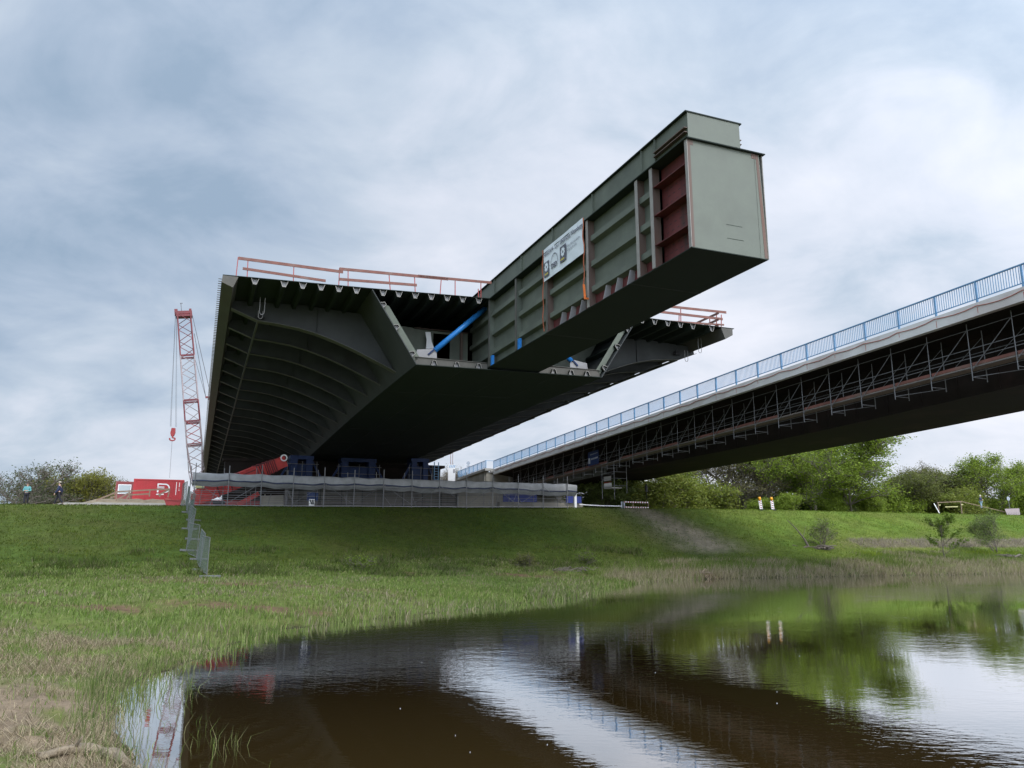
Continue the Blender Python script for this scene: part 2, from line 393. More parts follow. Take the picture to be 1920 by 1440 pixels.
def terrain(x, y, parts=False):
    x, y = np.asarray(x, float), np.asarray(y, float)
    s = x * AX[0] + y * AX[1]; w = x * RX[0] + y * RX[1]
    d = shore_dist(x, y)
    d2 = d + (fbm(x * 0.9, y * 0.9, 4, 5) - 0.5) * np.clip(np.abs(d) * 0.6 + 0.5, 0, 1.5)
    right = smoothstep(14, 40, w)
    bank = np.where(d2 > 0, (0.75 + 0.3 * right) * (1 - np.exp(-np.maximum(d2, 0) / (5.0 - 2.2 * right))) + 0.008 * np.clip(d2, 0, 30), np.maximum(d2 * 0.22, -2.0))
    near = np.exp(-((x + 1) ** 2 + (y - 1) ** 2) / 30.0)
    bank = bank + 0.25 * near * (d2 > 0)
    cz = np.interp(w, W_C, CREST); sl = np.interp(w, W_K, SLOPE)
    lev = cz - sl * (68.0 - s)
    k = 0.5
    z = np.where(s < 68, np.log(np.exp(np.clip(bank, -5, 50) / k) + np.exp(np.clip(lev, -8, 8) / k)) * k, 0)
    z = np.where((s < 68) & (d2 < 0), np.minimum(z, bank), z)
    z = np.where(s < 68, np.minimum(z, cz), z)
    back = np.where(s < 73.5, cz - 0.02 * (s - 68), cz - 0.11 - 0.27 * (s - 73.5))
    site = smoothstep(-17, -12, w) * (1 - smoothstep(46, 52, w))
    back = np.maximum(back, 2.2 + 0 * s)
    plateau = cz - 0.05
    back = back * (1 - site) + plateau * site
    mound = smoothstep(-13.0, -8, w) * (1 - smoothstep(-1.0, 2.5, w)) * smoothstep(72.5, 84, s) * (1.15 + 0.5 * (fbm(x * 0.9, y * 0.9, 4, 44) - 0.4))
    back = back + mound
    z = np.where(s >= 68, back, z)
    wob = (fbm(x * 0.35, y * 0.35, 4, 9) - 0.5) * 0.35 + (fbm(x * 1.6, y * 1.6, 3, 21) - 0.5) * 0.12
    z = z + wob * smoothstep(0.2, 2.5, d) * np.where(s < 66, 1.0, 0.25)
    rough = smoothstep(0.1, 0.8, d) * np.exp(-((x + 5) ** 2 + (y - 9) ** 2) / 60.0)
    z = z + (fbm(x * 3.1, y * 3.1, 4, 33) - 0.45) * 0.22 * rough
    if parts: return z, s, w, d, d2
    return z
def gz(x, y):
    return float(terrain(np.array([x]), np.array([y]))[0])
def gzb(w, s):
    p = B(w, s, 0)
    return gz(p[0], p[1])

BARE = ((-13.0, 36.0, 3.6, 1.0), (-9.0, 35.2, 2.0, 0.7), (-5.5, 45.8, 2.0, 0.9), (-3.0, 46.2, 1.6, 0.7), (1.0, 48.5, 2.2, 0.9), (4.5, 51.2, 2.6, 0.9), (8.0, 54.4, 3.0, 0.9), (12.5, 57.6, 3.0, 0.9), (-9, 28, 3.0, 0.8), (-14, 26, 2.5, 0.6))
def bare(x, y, n3=None):
    n3 = fbm(x * 1.7, y * 1.7, 4, 4) if n3 is None else n3
    m = np.zeros_like(x)
    for px, py, a, b in BARE: m = np.maximum(m, np.exp(-(((x - px) / a) ** 2 + ((y - py) / b) ** 2)))
    return np.clip(m * 1.7 * smoothstep(0.25, 0.55, n3), 0, 0.92)
def ground_colors(x, y, z, s, w, d):
    n1, n2, n3 = fbm(x * 0.12, y * 0.12, 4, 2), fbm(x * 0.5, y * 0.5, 4, 3), fbm(x * 1.7, y * 1.7, 4, 4)
    lawn = np.stack([0.043 + 0.035 * n1, 0.070 + 0.03 * n2, 0.012 + 0.01 * n1], -1) * (0.75 + 0.5 * n3)[..., None]
    bright = smoothstep(36, 48, w)[..., None]  # daylight right of the bridge's shade, put into the lawn colour
    lawn = lawn * (0.9 + 0.6 * bright * np.array([1.15, 1.0, 0.7]))
    rough = np.stack([0.075 + 0.045 * n2, 0.10 + 0.045 * n3, 0.026 + 0.012 * n2], -1)
    mud = np.stack([0.15 + 0.08 * n3, 0.115 + 0.06 * n3, 0.08 + 0.04 * n3], -1)
    wet = np.array([0.035, 0.028, 0.018]) * np.ones(x.shape + (1,))
    tan = np.stack([0.20 + 0.08 * n3, 0.165 + 0.06 * n3, 0.115 + 0.04 * n3], -1)
    def mix(a, b, t): return a * (1 - t[..., None]) + b * t[..., None]
    lz = smoothstep(0.75, 1.5, z + 0.5 * (n2 - 0.5))
    c = mix(rough, lawn, lz)
    # bare soil patches
    nearmud = np.exp(-((x + 7.5) ** 2 + (y - 10.5) ** 2) / 22.0) * smoothstep(0.38, 0.62, n3 * 0.6 + n2 * 0.5)
    c = mix(c, mud, np.clip(nearmud * 1.6, 0, 1))
    c = mix(c, mud * np.array([0.62, 0.5, 0.48]), bare(x, y, n3))
    # worn track down the levee between the two bridges' ends
    tw = 41.3 + (66.5 - s) * 0.02 + (n2 - 0.5) * 2.0
    tr = np.exp(-((w - tw) / (2.0 + 0.09 * (68 - s))) ** 2) * smoothstep(53.5, 57.0, s) * (1 - smoothstep(69, 71, s))
    trk = np.stack([0.12 + 0.15 * n3, 0.105 + 0.125 * n3, 0.075 + 0.095 * n3], -1)
    c = mix(c, trk, np.clip(tr * (0.55 + 0.9 * n3), 0, 0.95))
    # pale dry reed strip along the right bank
    rs = smoothstep(52, 64, w) * smoothstep(1.9, 2.2, z) * (1 - smoothstep(2.6, 3.0, z)) * (s < 68)
    c = mix(c, tan * np.array([0.62, 0.6, 0.6]), rs * 0.75)
    # building-site ground behind the crest
    site = smoothstep(-11.5, -9.5, w) * (1 - smoothstep(44, 50, w)) * smoothstep(70.5, 71.5, s)
    c = mix(c, tan * 0.95, site)
    c = mix(c, wet, 1 - smoothstep(-0.05, 0.35, d + (n3 - 0.5) * 0.5))
    return np.clip(c, 0.004, 1)

def set_tone(me, col):
    a = me.color_attributes.new('tone', 'FLOAT_COLOR', 'POINT')
    buf = np.ones((len(col), 4), np.float32); buf[:, :3] = col
    a.data.foreach_set('color', buf.ravel())
def np_mesh(name, verts, faces, nper, mats, col=None, smooth=False):
    me = bpy.data.meshes.new(name)
    nv, nf = len(verts), len(faces)
    me.vertices.add(nv); me.vertices.foreach_set('co', np.ascontiguousarray(verts, np.float32).ravel())
    me.loops.add(nf * nper); me.loops.foreach_set('vertex_index', np.ascontiguousarray(faces, np.int32).ravel())
    me.polygons.add(nf)
    me.polygons.foreach_set('loop_start', np.arange(0, nf * nper, nper, dtype=np.int32))
    me.polygons.foreach_set('loop_total', np.full(nf, nper, np.int32))
    if smooth: me.polygons.foreach_set('use_smooth', np.ones(nf, bool))
    for m in mats: me.materials.append(m)
    me.update(calc_edges=True)
    if col is not None: set_tone(me, col)
    return me

az = np.concatenate([np.linspace(-180, -50, 60, endpoint=False), np.linspace(-50, 50, 620, endpoint=False), np.linspace(50, 180, 60, endpoint=False)])
rad = np.concatenate([[0.0], np.geomspace(0.6, 130, 330), np.geomspace(150, 5000, 22)])
AZ, RD = np.meshgrid(np.radians(az), rad)
GX, GY = RD * np.sin(AZ), RD * np.cos(AZ)
GZ, S_, W_, D_, D2_ = terrain(GX, GY, True)
GC = ground_colors(GX, GY, GZ, S_, W_, D_)
na, nr = len(az), len(rad)
ii, jj = np.meshgrid(np.arange(nr - 1), np.arange(na), indexing='ij')
j2 = (jj + 1) % na
faces = np.stack([ii * na + jj, ii * na + j2, (ii + 1) * na + j2, (ii + 1) * na + jj], -1).reshape(-1, 4)[:, ::-1]
me = np_mesh('ground', np.stack([GX, GY, GZ], -1).reshape(-1, 3), faces, 4, [GROUND], GC.reshape(-1, 3), True)
ground = bpy.data.objects.new('ground', me); COL.objects.link(ground); tag(ground, kind='structure')

def water_mat():
    m = bpy.data.materials.new('dark_pond_water'); m.use_nodes = True
    t = m.node_tree; b = t.nodes['Principled BSDF']
    b.inputs['Base Color'].default_value = (0.037, 0.0225, 0.007, 1)
    b.inputs['Roughness'].default_value = 0.015
    b.inputs['IOR'].default_value = 1.33; b.inputs['Specular IOR Level'].default_value = 0.1
    gl = N(t, 'ShaderNodeBsdfGlossy'); gl.inputs['Roughness'].default_value = 0.012; gl.inputs['Color'].default_value = (0.95, 0.96, 0.97, 1)
    fr = N(t, 'ShaderNodeFresnel'); fr.inputs['IOR'].default_value = 1.6
    fm = N(t, 'ShaderNodeMapRange'); fm.inputs[1].default_value = 0.05; fm.inputs[2].default_value = 0.45; fm.inputs[3].default_value = 0.05; fm.inputs[4].default_value = 0.86
    LK(t, fr.outputs[0], fm.inputs[0])
    ms = N(t, 'ShaderNodeMixShader'); LK(t, fm.outputs[0], ms.inputs[0]); LK(t, b.outputs[0], ms.inputs[1]); LK(t, gl.outputs[0], ms.inputs[2])
    LK(t, ms.outputs[0], t.nodes['Material Output'].inputs['Surface'])
    c = N(t, 'ShaderNodeTexCoord')
    def nz(scale, det, stretch, rot=0.0):
        mp = N(t, 'ShaderNodeMapping'); mp.inputs['Scale'].default_value = stretch; mp.inputs['Rotation'].default_value = (0, 0, rot)
        LK(t, c.outputs['Object'], mp.inputs[0])
        n = N(t, 'ShaderNodeTexNoise'); n.inputs['Scale'].default_value = scale; n.inputs['Detail'].default_value = det
        LK(t, mp.outputs[0], n.inputs['Vector']); return n.outputs['Fac']
    rip = MATH(t, 'ADD', MATH(t, 'MULTIPLY', nz(5.5, 3, (0.8, 1.5, 1), 0.25), 0.6), MATH(t, 'MULTIPLY', nz(1.4, 3, (0.8, 1.3, 1), -0.3), 1.0))
    patch = nz(0.11, 3, (1, 1.4, 1), 0.4)
    r = N(t, 'ShaderNodeMapRange'); r.inputs[1].default_value = 0.38; r.inputs[2].default_value = 0.62
    r.inputs[3].default_value = 0.03; r.inputs[4].default_value = 0.22
    LK(t, patch, r.inputs[0])
    bp = N(t, 'ShaderNodeBump'); bp.inputs['Distance'].default_value = 0.022
    LK(t, r.outputs[0], bp.inputs['Strength']); LK(t, rip, bp.inputs['Height']); LK(t, bp.outputs[0], b.inputs['Normal']); LK(t, bp.outputs[0], gl.inputs['Normal']); LK(t, bp.outputs[0], fr.inputs['Normal'])
    return m
wm = MB()
wm.add([(-40, -120, 0), (600, -120, 0), (600, 140, 0), (-40, 140, 0)], [(0, 1, 2, 3)])
water = wm.build('water', water_mat()); tag(water, kind='structure')
# ------------------------------------------------------------------ the bridge under construction
def dz(s):
    if s < 42: return 0.0
    if s < 72: return -0.00045 * (s - 42) ** 2
    return -0.405 - 0.027 * (s - 72)
S0, SEND = 42.0, 150.0
SL = [S0 + 4.2 * i for i in range(int((SEND - S0) / 4.2) + 1)]
WC = 17.07
NB = thing('steel_bridge', 'unfinished grey green steel box girder bridge jutting far out over the levee towards the pond', 'bridge', B(WC, 88, 5.6))
def along(mb, prof, ss=SL, mi=0, closed=True):
    mb.loft([[B(w, s, z + dz(s)) for w, z in prof] for s in ss], closed=closed, caps=closed, mi=mi)
DECK = [(0.32, 16.62), (8.3, 16.86), (15.5, 17.13), (18.9, 17.16), (25.8, 17.12), (33.6, 17.12)]
def deck_z(w): return float(np.interp(w, [p[0] for p in DECK], [p[1] for p in DECK]))
mb = MB(); along(mb, DECK + [(w, z - 0.03) for w, z in reversed(DECK)]); mb.build('deck_plate', M['steel_shaded'], NB)
mb = MB(); along(mb, [(11.02, 12.63), (23.13, 12.84), (23.13, 12.80), (11.02, 12.59)]); mb.build('bottom_plate', M['steel_shaded'], NB)
mb = MB()
for s in np.arange(50.4, 140, 8.4): mb.loft([[B(w, s + a, z + dz(s) + b) for a, b in ((-0.03, 0.0), (0.0, -0.014), (0.03, 0.0))] for w, z in ((11.05, 12.592), (23.1, 12.802))], closed=False)
for w in (14.0, 17.1, 20.1): mb.loft([[B(w + a, s, 12.592 + 0.0173 * (w - 11.02) + dz(s) + b) for a, b in ((-0.03, 0.0), (0.0, -0.014), (0.03, 0.0))] for s in SL[:22]], closed=False)
ws = mb.build('weld_seam', M['bracket'], NB); tag(ws, kind='stuff')
def mir(w, z): return 2 * WC - w, z + 0.22
WEBL = [(8.3, 16.80), (11.02, 12.63)]
for side in (0, 1):
    g = (lambda w, z: (w, z)) if side == 0 else mir
    mb = MB()
    p = [g(8.32, 16.78), g(11.02, 12.62), g(11.08, 12.62), g(8.38, 16.78)]
    if side: p = [g(8.36, 16.62), g(11.02, 12.60), g(11.08, 12.60), g(8.42, 16.62)]
    along(mb, p); mb.build('web_plate', M['bracket'], NB)
    mb = MB()
    eb = [(0.32, 16.58), (0.28, 16.2), (0.87, 15.96), (1.11, 16.5)]
    if side: eb = [(33.45, 17.06), (33.44, 16.62), (32.8, 16.27), (32.5, 17.06)]
    else:
        eb = [(0.32, 16.58), (0.28, 16.2), (0.87, 15.96), (1.11, 16.58)]
    along(mb, eb); mb.build('edge_beam', M['fascia'], NB)
    # inner frame plate standing just behind the open end
    sf = 42.28
    fr = [g(8.95, 16.1), g(11.02, 12.85), g(11.3, 13.1), g(9.4, 16.0)]
    mb = MB(); mb.prism([B(w, sf, z) for w, z in fr], AX * 0.03)
    mb.build('end_frame', M['steel'], NB)
mb = MB(); mb.prism([B(w, 42.28, z) for w, z in ((11.02, 12.64), (15.48, 12.72), (15.48, 13.15), (11.02, 13.11))], AX * 0.03)
mb.bbox(11.02, 15.48, 42.22, 42.5, 13.11, 13.14); mb.build('bottom_frame', M['fascia'], NB)
mb = MB(); mb.prism([B(w, 42.28, z) for w, z in ((18.88, 12.78), (23.1, 12.85), (23.1, 13.32), (18.88, 13.24))], AX * 0.03)
mb.bbox(18.88, 23.1, 42.22, 42.5, 13.30, 13.33); mb.build('bottom_frame', M['fascia'], NB)

def trough(pos, out, hw0, hw1, dep, name):
    """one trapezoidal stiffener: pos = foot centre (w,z); out = unit vector pointing away from the plate"""
    tx = (out[1], -out[0]); th = 0.028
    def q(a, b): return (pos[0] + tx[0] * a + out[0] * b, pos[1] + tx[1] * a + out[1] * b)
    prof = [q(-hw0, 0), q(-hw1, dep), q(hw1, dep), q(hw0, 0), q(hw0 - th, 0), q(hw1 - th * 0.8, dep - th), q(-hw1 + th * 0.8, dep - th), q(-hw0 + th, 0)]
    ss = [S0 + 0.03] + SL[1::2]
    mb = MB(); n = 8
    rings = [[B(w, s, z + dz(s)) for w, z in prof] for s in ss]
    mb.loft(rings, closed=True, caps=False)
    for a, b, c, d in ((0, 1, 6, 7), (1, 2, 5, 6), (2, 3, 4, 5)):
        mb.add([rings[0][a], rings[0][b], rings[0][c], rings[0][d]], [(0, 1, 2, 3)], 1)
    s = S0 + 0.2
    mb.add([B(*[prof[i][0], s, prof[i][1]]) for i in (4, 5, 6, 7)], [(0, 1, 2, 3)], 2)
    return mb.build(name, [M['steel_shaded'], M['steel_cut'], M['grey_plate']], NB)
for w in (1.97, 3.5, 4.49, 5.49, 6.47, 7.46, 8.99, 9.91, 10.89, 11.86, 12.84, 13.81, 14.83, 19.4, 20.4, 21.4, 22.4, 23.3, 24.3, 25.3, 26.24, 27.2, 28.22, 29.22, 30.21, 31.75):
    trough((w, deck_z(w) - 0.03), (0, -1), 0.215, 0.09, 0.36, 'deck_stiffener')
for w in (12.12, 13.5, 14.87, 19.8, 21.0, 22.1):
    trough((w, 12.65 + 0.0173 * (w - 11.02)), (0, 1), 0.19, 0.09, 0.30, 'bottom_stiffener')
for side in (0, 1):
    for f in (0.2, 0.5, 0.86):
        w, z = 8.36 + f * 2.7, 16.74 - f * 4.15
        nx, nz_ = 0.838, 0.545
        if side: w, z = mir(w, z); nx = -nx
        trough((w, z), (nx, nz_), 0.20, 0.09, 0.30, 'web_stiffener')
# cantilever brackets every 4.2 m
LOW = [(0.95, 15.95), (2.48, 15.36), (3.6, 15.28), (4.8, 15.14), (5.9, 14.90), (7.0, 14.56), (8.08, 14.16), (9.2, 13.68), (10.27, 13.2), (10.85, 12.93)]
nb = int((SEND - 46.2) / 4.2)
for side in (0, 1):
    g = (lambda w, z: (w, z)) if side == 0 else mir
    for k in range(nb):
        s = 46.2 + 4.2 * k; o = dz(s)
        mb = MB()
        poly = LOW + [(8.5, 16.52), (5, 16.68), (1.05, 16.5)]
        mb.prism([B(*[g(w, z)[0], s, g(w, z)[1] + o]) for w, z in poly], AX * 0.025)
        for (a, b), (c, d) in zip(LOW[:-1], LOW[1:]):
            (a, b), (c, d) = g(a, b), g(c, d)
            fl = 0.16 if k else 0.30
            mb.hexa([B(a, s - fl, b + o), B(c, s - fl, d + o), B(c, s + fl, d + o), B(a, s + fl, b + o), B(a, s - fl, b + o + 0.03), B(c, s - fl, d + o + 0.03), B(c, s + fl, d + o + 0.03), B(a, s + fl, b + o + 0.03)], 1)
        (a, b), (c, d) = g(5.9, 14.95), g(5.8, 16.5)
        mb.hexa([B(a, s - 0.1, b + o), B(a + 0.02, s - 0.1, b + o), B(a + 0.02, s, b + o), B(a, s, b + o), B(a, s - 0.06, d + o), B(a + 0.02, s - 0.06, d + o), B(a + 0.02, s, d + o), B(a, s, d + o)])
        mb.build('cantilever_bracket', [M['bracket'], M['flange']], NB)
    mb = MB(); w, z = g(2.48, 15.36)
    along(mb, [(w - 0.05, z - 0.02), (w + 0.05, z - 0.02), (w + 0.05, z + 0.14), (w - 0.05, z + 0.14)], ss=[46.2 + 4.2 * i for i in range(nb)])
    mb.build('longitudinal_stringer', M['flange'], NB)
# cross diaphragm with doorways
mb = MB(); sd_ = 46.2; zt = 15.95
dl = [sec(320 + x / 3, 460 + y / 3, sd_) for x, y in ((1478, 495), (1572, 500), (1572, 636), (1488, 625))]
wa, wb, zh = dl[0][0], dl[1][0], dl[0][1]
mb.prism([B(9.05, sd_, zt + .1), B(10.98, sd_, 12.9), B(wa, sd_, 12.9), B(wa, sd_, zt)], AX * 0.03)
mb.bbox(wa, wb, sd_, sd_ + 0.03, zh, zt); mb.bbox(wb, 15.55, sd_, sd_ + 0.03, 12.75, zt)
wa2, wb2 = 2 * WC - wb, 2 * WC - wa
mb.bbox(18.8, wa2, sd_, sd_ + 0.03, 12.85, zt + .2); mb.bbox(wa2, wb2, sd_, sd_ + 0.03, zh + 0.22, zt + .2)
mb.prism([B(wb2, sd_, zt + .2), B(wb2, sd_, 13.1), B(2 * WC - 10.98, sd_, 13.1), B(2 * WC - 9.1, sd_, zt + .2)], AX * 0.03)
mb.build('diaphragm', M['steel'], NB)
mb = MB(); mb.bbox(11.9, 15.5, sd_ - 0.25, sd_, zt - 0.03, zt); mb.bbox(15.0, 15.15, sd_ - 0.2, sd_, 12.8, zt); mb.build('diaphragm_stiffener', M['brown'], NB)
mb = MB(); mb.prism([B(w, 70, z - 0.36) for w, z in ((11.15, 12.7), (23.0, 12.9), (25.6, 17.0), (8.5, 16.7))], AX * 0.03); mb.build('diaphragm', M['steel_shaded'], NB)
# blue pipe struts with gussets, one each side of the nose girder
for side in (0, 1):
    t, b = sec(320 + 1772 / 3, 460 + 352 / 3, 43.6), sec(320 + 1485 / 3, 460 + 592 / 3, 43.6)
    if side: t, b = (2 * 17.17 - t[0], t[1] + .1), (2 * 17.17 - b[0], b[1] + .15)
    mb = MB(); mb.tube(B(t[0], 43.6, t[1]), B(b[0], 43.6, b[1]), 0.17, 14)
    o = mb.build('pipe_strut', M['blue'], NB, True)
    mb = MB(); sg = 1 if side == 0 else -1
    mb.prism([B(b[0] + sg * 0.1, 43.55, b[1] + 0.12), B(b[0] - sg * 1.1, 43.55, b[1] - 0.05), B(b[0] - sg * 1.25, 43.55, 13.12), B(b[0] + sg * 0.15, 43.55, 13.12)], AX * 0.03)
    mb.build('gusset_plate', M['grey_plate'], NB)
    mb = MB(); mb.bar(B(b[0] + sg * 0.15, 43.5, b[1] + 0.25), B(b[0] - sg * 0.42, 43.5, b[1] - 0.3), 0.05, 0.1); mb.build('strut_shoe', M['blue_dark'], NB)
# white sheet of foil hanging at the doorway
mb = MB(); p = [secp(320 + x / 3, 460 + y / 3, 45.6) for x, y in ((1432, 487), (1462, 488), (1468, 540), (1482, 580), (1436, 582), (1440, 530))]
mb.prism(p, AX * 0.02); fo = mb.build('plastic_sheet', M['white_paint']); tag(fo, 'crumpled white plastic sheet hanging by the dark doorway inside the girder', 'plastic sheet')
# shear studs along the left deck edge
mb = MB()
for i in range(230):
    s = 42.2 + i * 0.42
    for z in (16.28, 16.42): mb.bar(B(0.30, s, z + dz(s)), B(0.12, s, z + dz(s)), 0.03, 0.03)
st = mb.build('shear_stud', M['fascia'], NB); tag(st, kind='stuff')
# ---- the launching nose: lower box and the narrower box on top
WL, WR_, NZ0, NZ1, ST, SR = 15.5, 18.86, 12.87, 17.02, 21.4, 46.2
WWEB = 15.86
nose = MB()
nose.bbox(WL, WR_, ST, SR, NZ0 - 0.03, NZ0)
nose.build('nose_bottom_flange', M['steel_shaded'], NB)
mb = MB()
for s in (25.6, 33.9, 42.2): mb.bbox(WL, WR_, s, s + 0.05, NZ0 - 0.04, NZ0 - 0.03)
ws = mb.build('weld_seam', M['bracket'], NB); tag(ws, kind='stuff')
mb = MB(); mb.bbox(WL - 0.08, 18.95, ST - 0.12, SR, NZ1, NZ1 + 0.04); mb.build('nose_top_flange', M['steel_shaded'], NB)
mb = MB(); mb.bbox(WWEB, WWEB + 0.03, 23.85, SR, 13.55, NZ1); mb.bbox(WR_ - 0.36, WR_ - 0.33, ST, SR, NZ0, NZ1); mb.build('nose_web', M['steel'], NB)
mb = MB(); mb.bbox(WWEB, WWEB + 0.03, 23.85, 33.75, NZ0, 13.55); mb.build('lower_web_strip', M['red_oxide'], NB)
mb = MB(); mb.bbox(WWEB, WWEB + 0.03, 33.75, SR, NZ0, 13.55); mb.build('lower_web_strip', M['steel'], NB)
VS = [21.48, 23.85, 24.95, 29.26, 33.7, 37.8, 42.05]
for i, s in enumerate(VS[1:]):
    mb = MB(); mb.bbox(WL + 0.005, WWEB, s - 0.025, s + 0.025, NZ0, NZ1)
    mb.bbox(WL - 0.02, WL + 0.005, s - 0.1, s + 0.1, NZ0 + 0.02, NZ1 - 0.02, 1)
    mb.build('vertical_stiffener', [M['brown'] if i not in (4, 5) else M['steel'], M['steel_cut'] if i < 3 else M['fascia']], NB)
    mb = MB(); mb.bbox(WR_ - 0.33, WR_ - 0.005, s - 0.025, s + 0.025, NZ0, NZ1); mb.build('vertical_stiffener', M['steel'], NB)
RIBZ = (16.12, 14.92, 13.72)
for s1, s0 in zip(VS[2:] + [46.1], VS[1:-1] + [42.05]):
    for z in RIBZ:
        a, b = s0 + 0.16, s1 - 0.16
        if s1 - s0 < 1.5: a, b = s0 + 0.03, s1 - 0.03
        mb = MB()
        pr = [(WWEB, z - 0.24), (WL + 0.10, z - 0.16), (WL + 0.10, z + 0.10), (WWEB, z + 0.22)]
        mb.loft([[B(w, s, zz) for w, zz in pr] for s in (a, b)])
        mb.build('horizontal_rib', M['steel'], NB)
for s in (32.3, 31.3, 30.25, 27.95, 26.95, 25.95):
    mb = MB()
    mb.hexa([B(WL + 0.03, s - 0.02, NZ0), B(WWEB, s - 0.02, NZ0), B(WWEB, s + 0.02, NZ0), B(WL + 0.03, s + 0.02, NZ0), B(WL + 0.12, s - 0.16, 13.5), B(WWEB, s - 0.16, 13.5), B(WWEB, s - 0.12, 13.5), B(WL + 0.12, s - 0.12, 13.5)])
    mb.build('slanted_gusset', M['grey_plate'], NB)
for s in (41.6, 37.4):
    mb = MB(); mb.bbox(WL - 0.01, WL + 0.12, s - 0.13, s + 0.13, NZ0, 13.45); mb.bbox(WL - 0.03, WL - 0.01, s - 0.05, s + 0.05, 13.2, 13.3); mb.build('blue_bracket', M['blue'], NB)
# open red-primed end bay
mb = MB(); mb.bbox(WWEB + 0.12, WWEB + 0.15, ST + 0.03, 23.83, NZ0, NZ1); rw = mb.build('primed_end_web', M['red_oxide'], NB)
mb = MB()
for r_ in range(13):
    for c_ in range(6):
        s = 21.75 + c_ * 0.34 + (0.17 if r_ % 2 else 0); z = 13.1 + r_ * 0.29
        mb.bbox(WWEB + 0.112, WWEB + 0.122, s, s + 0.14, z, z + 0.02)
tag(sub(mb, 'drain_slot', M['black'], rw, NB), kind='stuff')
for z in (16.18, 15.0, 13.79):
    mb = MB(); mb.bbox(WL + 0.06, WWEB + 0.12, ST + 0.06, 23.8, z, z + 0.03); mb.build('primed_shelf', M['red_oxide'], NB)
mb = MB(); mb.bbox(WL - 0.02, WL + 0.005, ST - 0.02, ST + 0.14, NZ0, NZ1, 0); mb.build('corner_strip', M['steel_cut'], NB); mb = MB(); mb.bbox(WR_ - 0.01, WR_ + 0.02, ST - 0.02, ST + 0.12, NZ0, NZ1, 0); mb.build('corner_strip', M['steel_cut'], NB)
mb = MB(); mb.prism([B(WL, ST, NZ0), B(WR_, ST, NZ0), B(18.74, ST, NZ1), B(WL, ST, NZ1)], AX * 0.03); ep = mb.build('end_plate', M['steel_face'], NB)
mb = MB(); mb.bbox(WL + 0.005, WL + 0.13, ST - 0.008, ST, NZ0 + 0.02, NZ1); mb.bbox(WL + 0.13, WL + 0.26, ST - 0.008, ST, NZ1 - 0.2, NZ1)
sub(mb, 'primer_border', M['brown'], ep, NB); mb = MB()
mb.prism([B(WR_ - 0.16, ST - 0.008, NZ0 + 0.02), B(WR_ - 0.02, ST - 0.008, NZ0 + 0.02), B(18.70, ST - 0.008, NZ1), B(18.58, ST - 0.008, NZ1)], AX * 0.008)
mb.bbox(18.38, 18.57, ST - 0.008, ST, NZ1 - 0.2, NZ1); sub(mb, 'primer_border', M['brown'], ep, NB)
mb = MB()
for z, a, b in ((13.95, 17.05, 17.75), (13.42, 17.05, 17.78)): mb.bbox(a, b, ST - 0.006, ST, z, z + 0.015)
sub(mb, 'scribed_line', M['steel_shaded'], ep, NB)
UL, UR, UZ1, UT = 15.9, 18.25, 18.42, 21.85
mb = MB(); mb.bbox(UL - 0.12, UR + 0.1, UT - 0.06, 48, UZ1, UZ1 + 0.05); mb.build('upper_flange', M['steel_shaded'], NB)
mb = MB(); mb.bbox(UL, UL + 0.03, UT, 48, NZ1 + 0.04, UZ1); mb.bbox(UR - 0.03, UR, UT, 48, NZ1 + 0.04, UZ1); mb.build('upper_web', M['steel'], NB)
mb = MB(); mb.bbox(UL - 0.02, UR, UT - 0.03, UT, NZ1 + 0.04, UZ1); mb.build('upper_end_plate', M['steel_face'], NB)
for s in (24.0, 25.0, 29.3, 33.65, 37.8, 42.1):
    mb = MB(); mb.bbox(UL - 0.09, UL, s - 0.02, s + 0.02, NZ1 + 0.1, UZ1); mb.build('upper_stiffener', M['steel'], NB)
for z in (17.78, 17.6):
    mb = MB(); mb.bbox(UL - 0.16, UL, UT + 0.0, 24.0, z, z + 0.03); mb.build('splice_fin', M['brown'], NB)
    mb = MB(); mb.bbox(UR, UR + 0.1, UT, 24.0, z, z + 0.03); mb.build('splice_fin', M['brown'], NB)
mb = MB()
for i in range(12): mb.bbox(UL - 0.1, UL - 0.01, UT + 0.12 + i * 0.17, UT + 0.2 + i * 0.17, NZ1 + 0.05, NZ1 + 0.3)
mb.build('bolt_row', M['red_oxide'], NB)
# hanging chain loops under the deck ends
def loop(w, s, z0, hgt, wid, lab):
    mb = MB(); pts = []
    for i in range(9):
        t = math.pi * i / 8; pts.append(B(w - wid / 2 * math.cos(t), s, z0 - hgt + 0.12 - 0.18 * math.sin(t)))
    mb.path([B(w - wid / 2, s, z0)] + pts + [B(w + wid / 2, s, z0)], 0.018)
    o = mb.build('wire_loop', M['grey_plate']); tag(o, lab, 'wire sling')
a = sec(320 + 522 / 3, 460 + 240 / 3, 44.0); loop(a[0], 44.0, 16.2, 0.95, 0.26, 'thin wire loop hanging under the left deck edge, the longer of the two there')
a = sec(320 + 508 / 3, 460 + 350 / 3, 45.2); loop(a[0], 45.2, 15.75, 0.42, 0.24, 'short wire loop hanging below the longer one, just above the black shackle')
a = sec(1100 + 1266 / 6, 540 + 520 / 6, 44.0); loop(a[0], 44.0, 16.75, 1.0, 0.26, 'thin wire loop hanging under the right deck tip, nearest the edge')
a = sec(1100 + 1116 / 6, 540 + 650 / 6, 45.2); loop(a[0], 45.2, 16.1, 0.75, 0.26, 'faint wire loop hanging beside the black roller under the right cantilever')
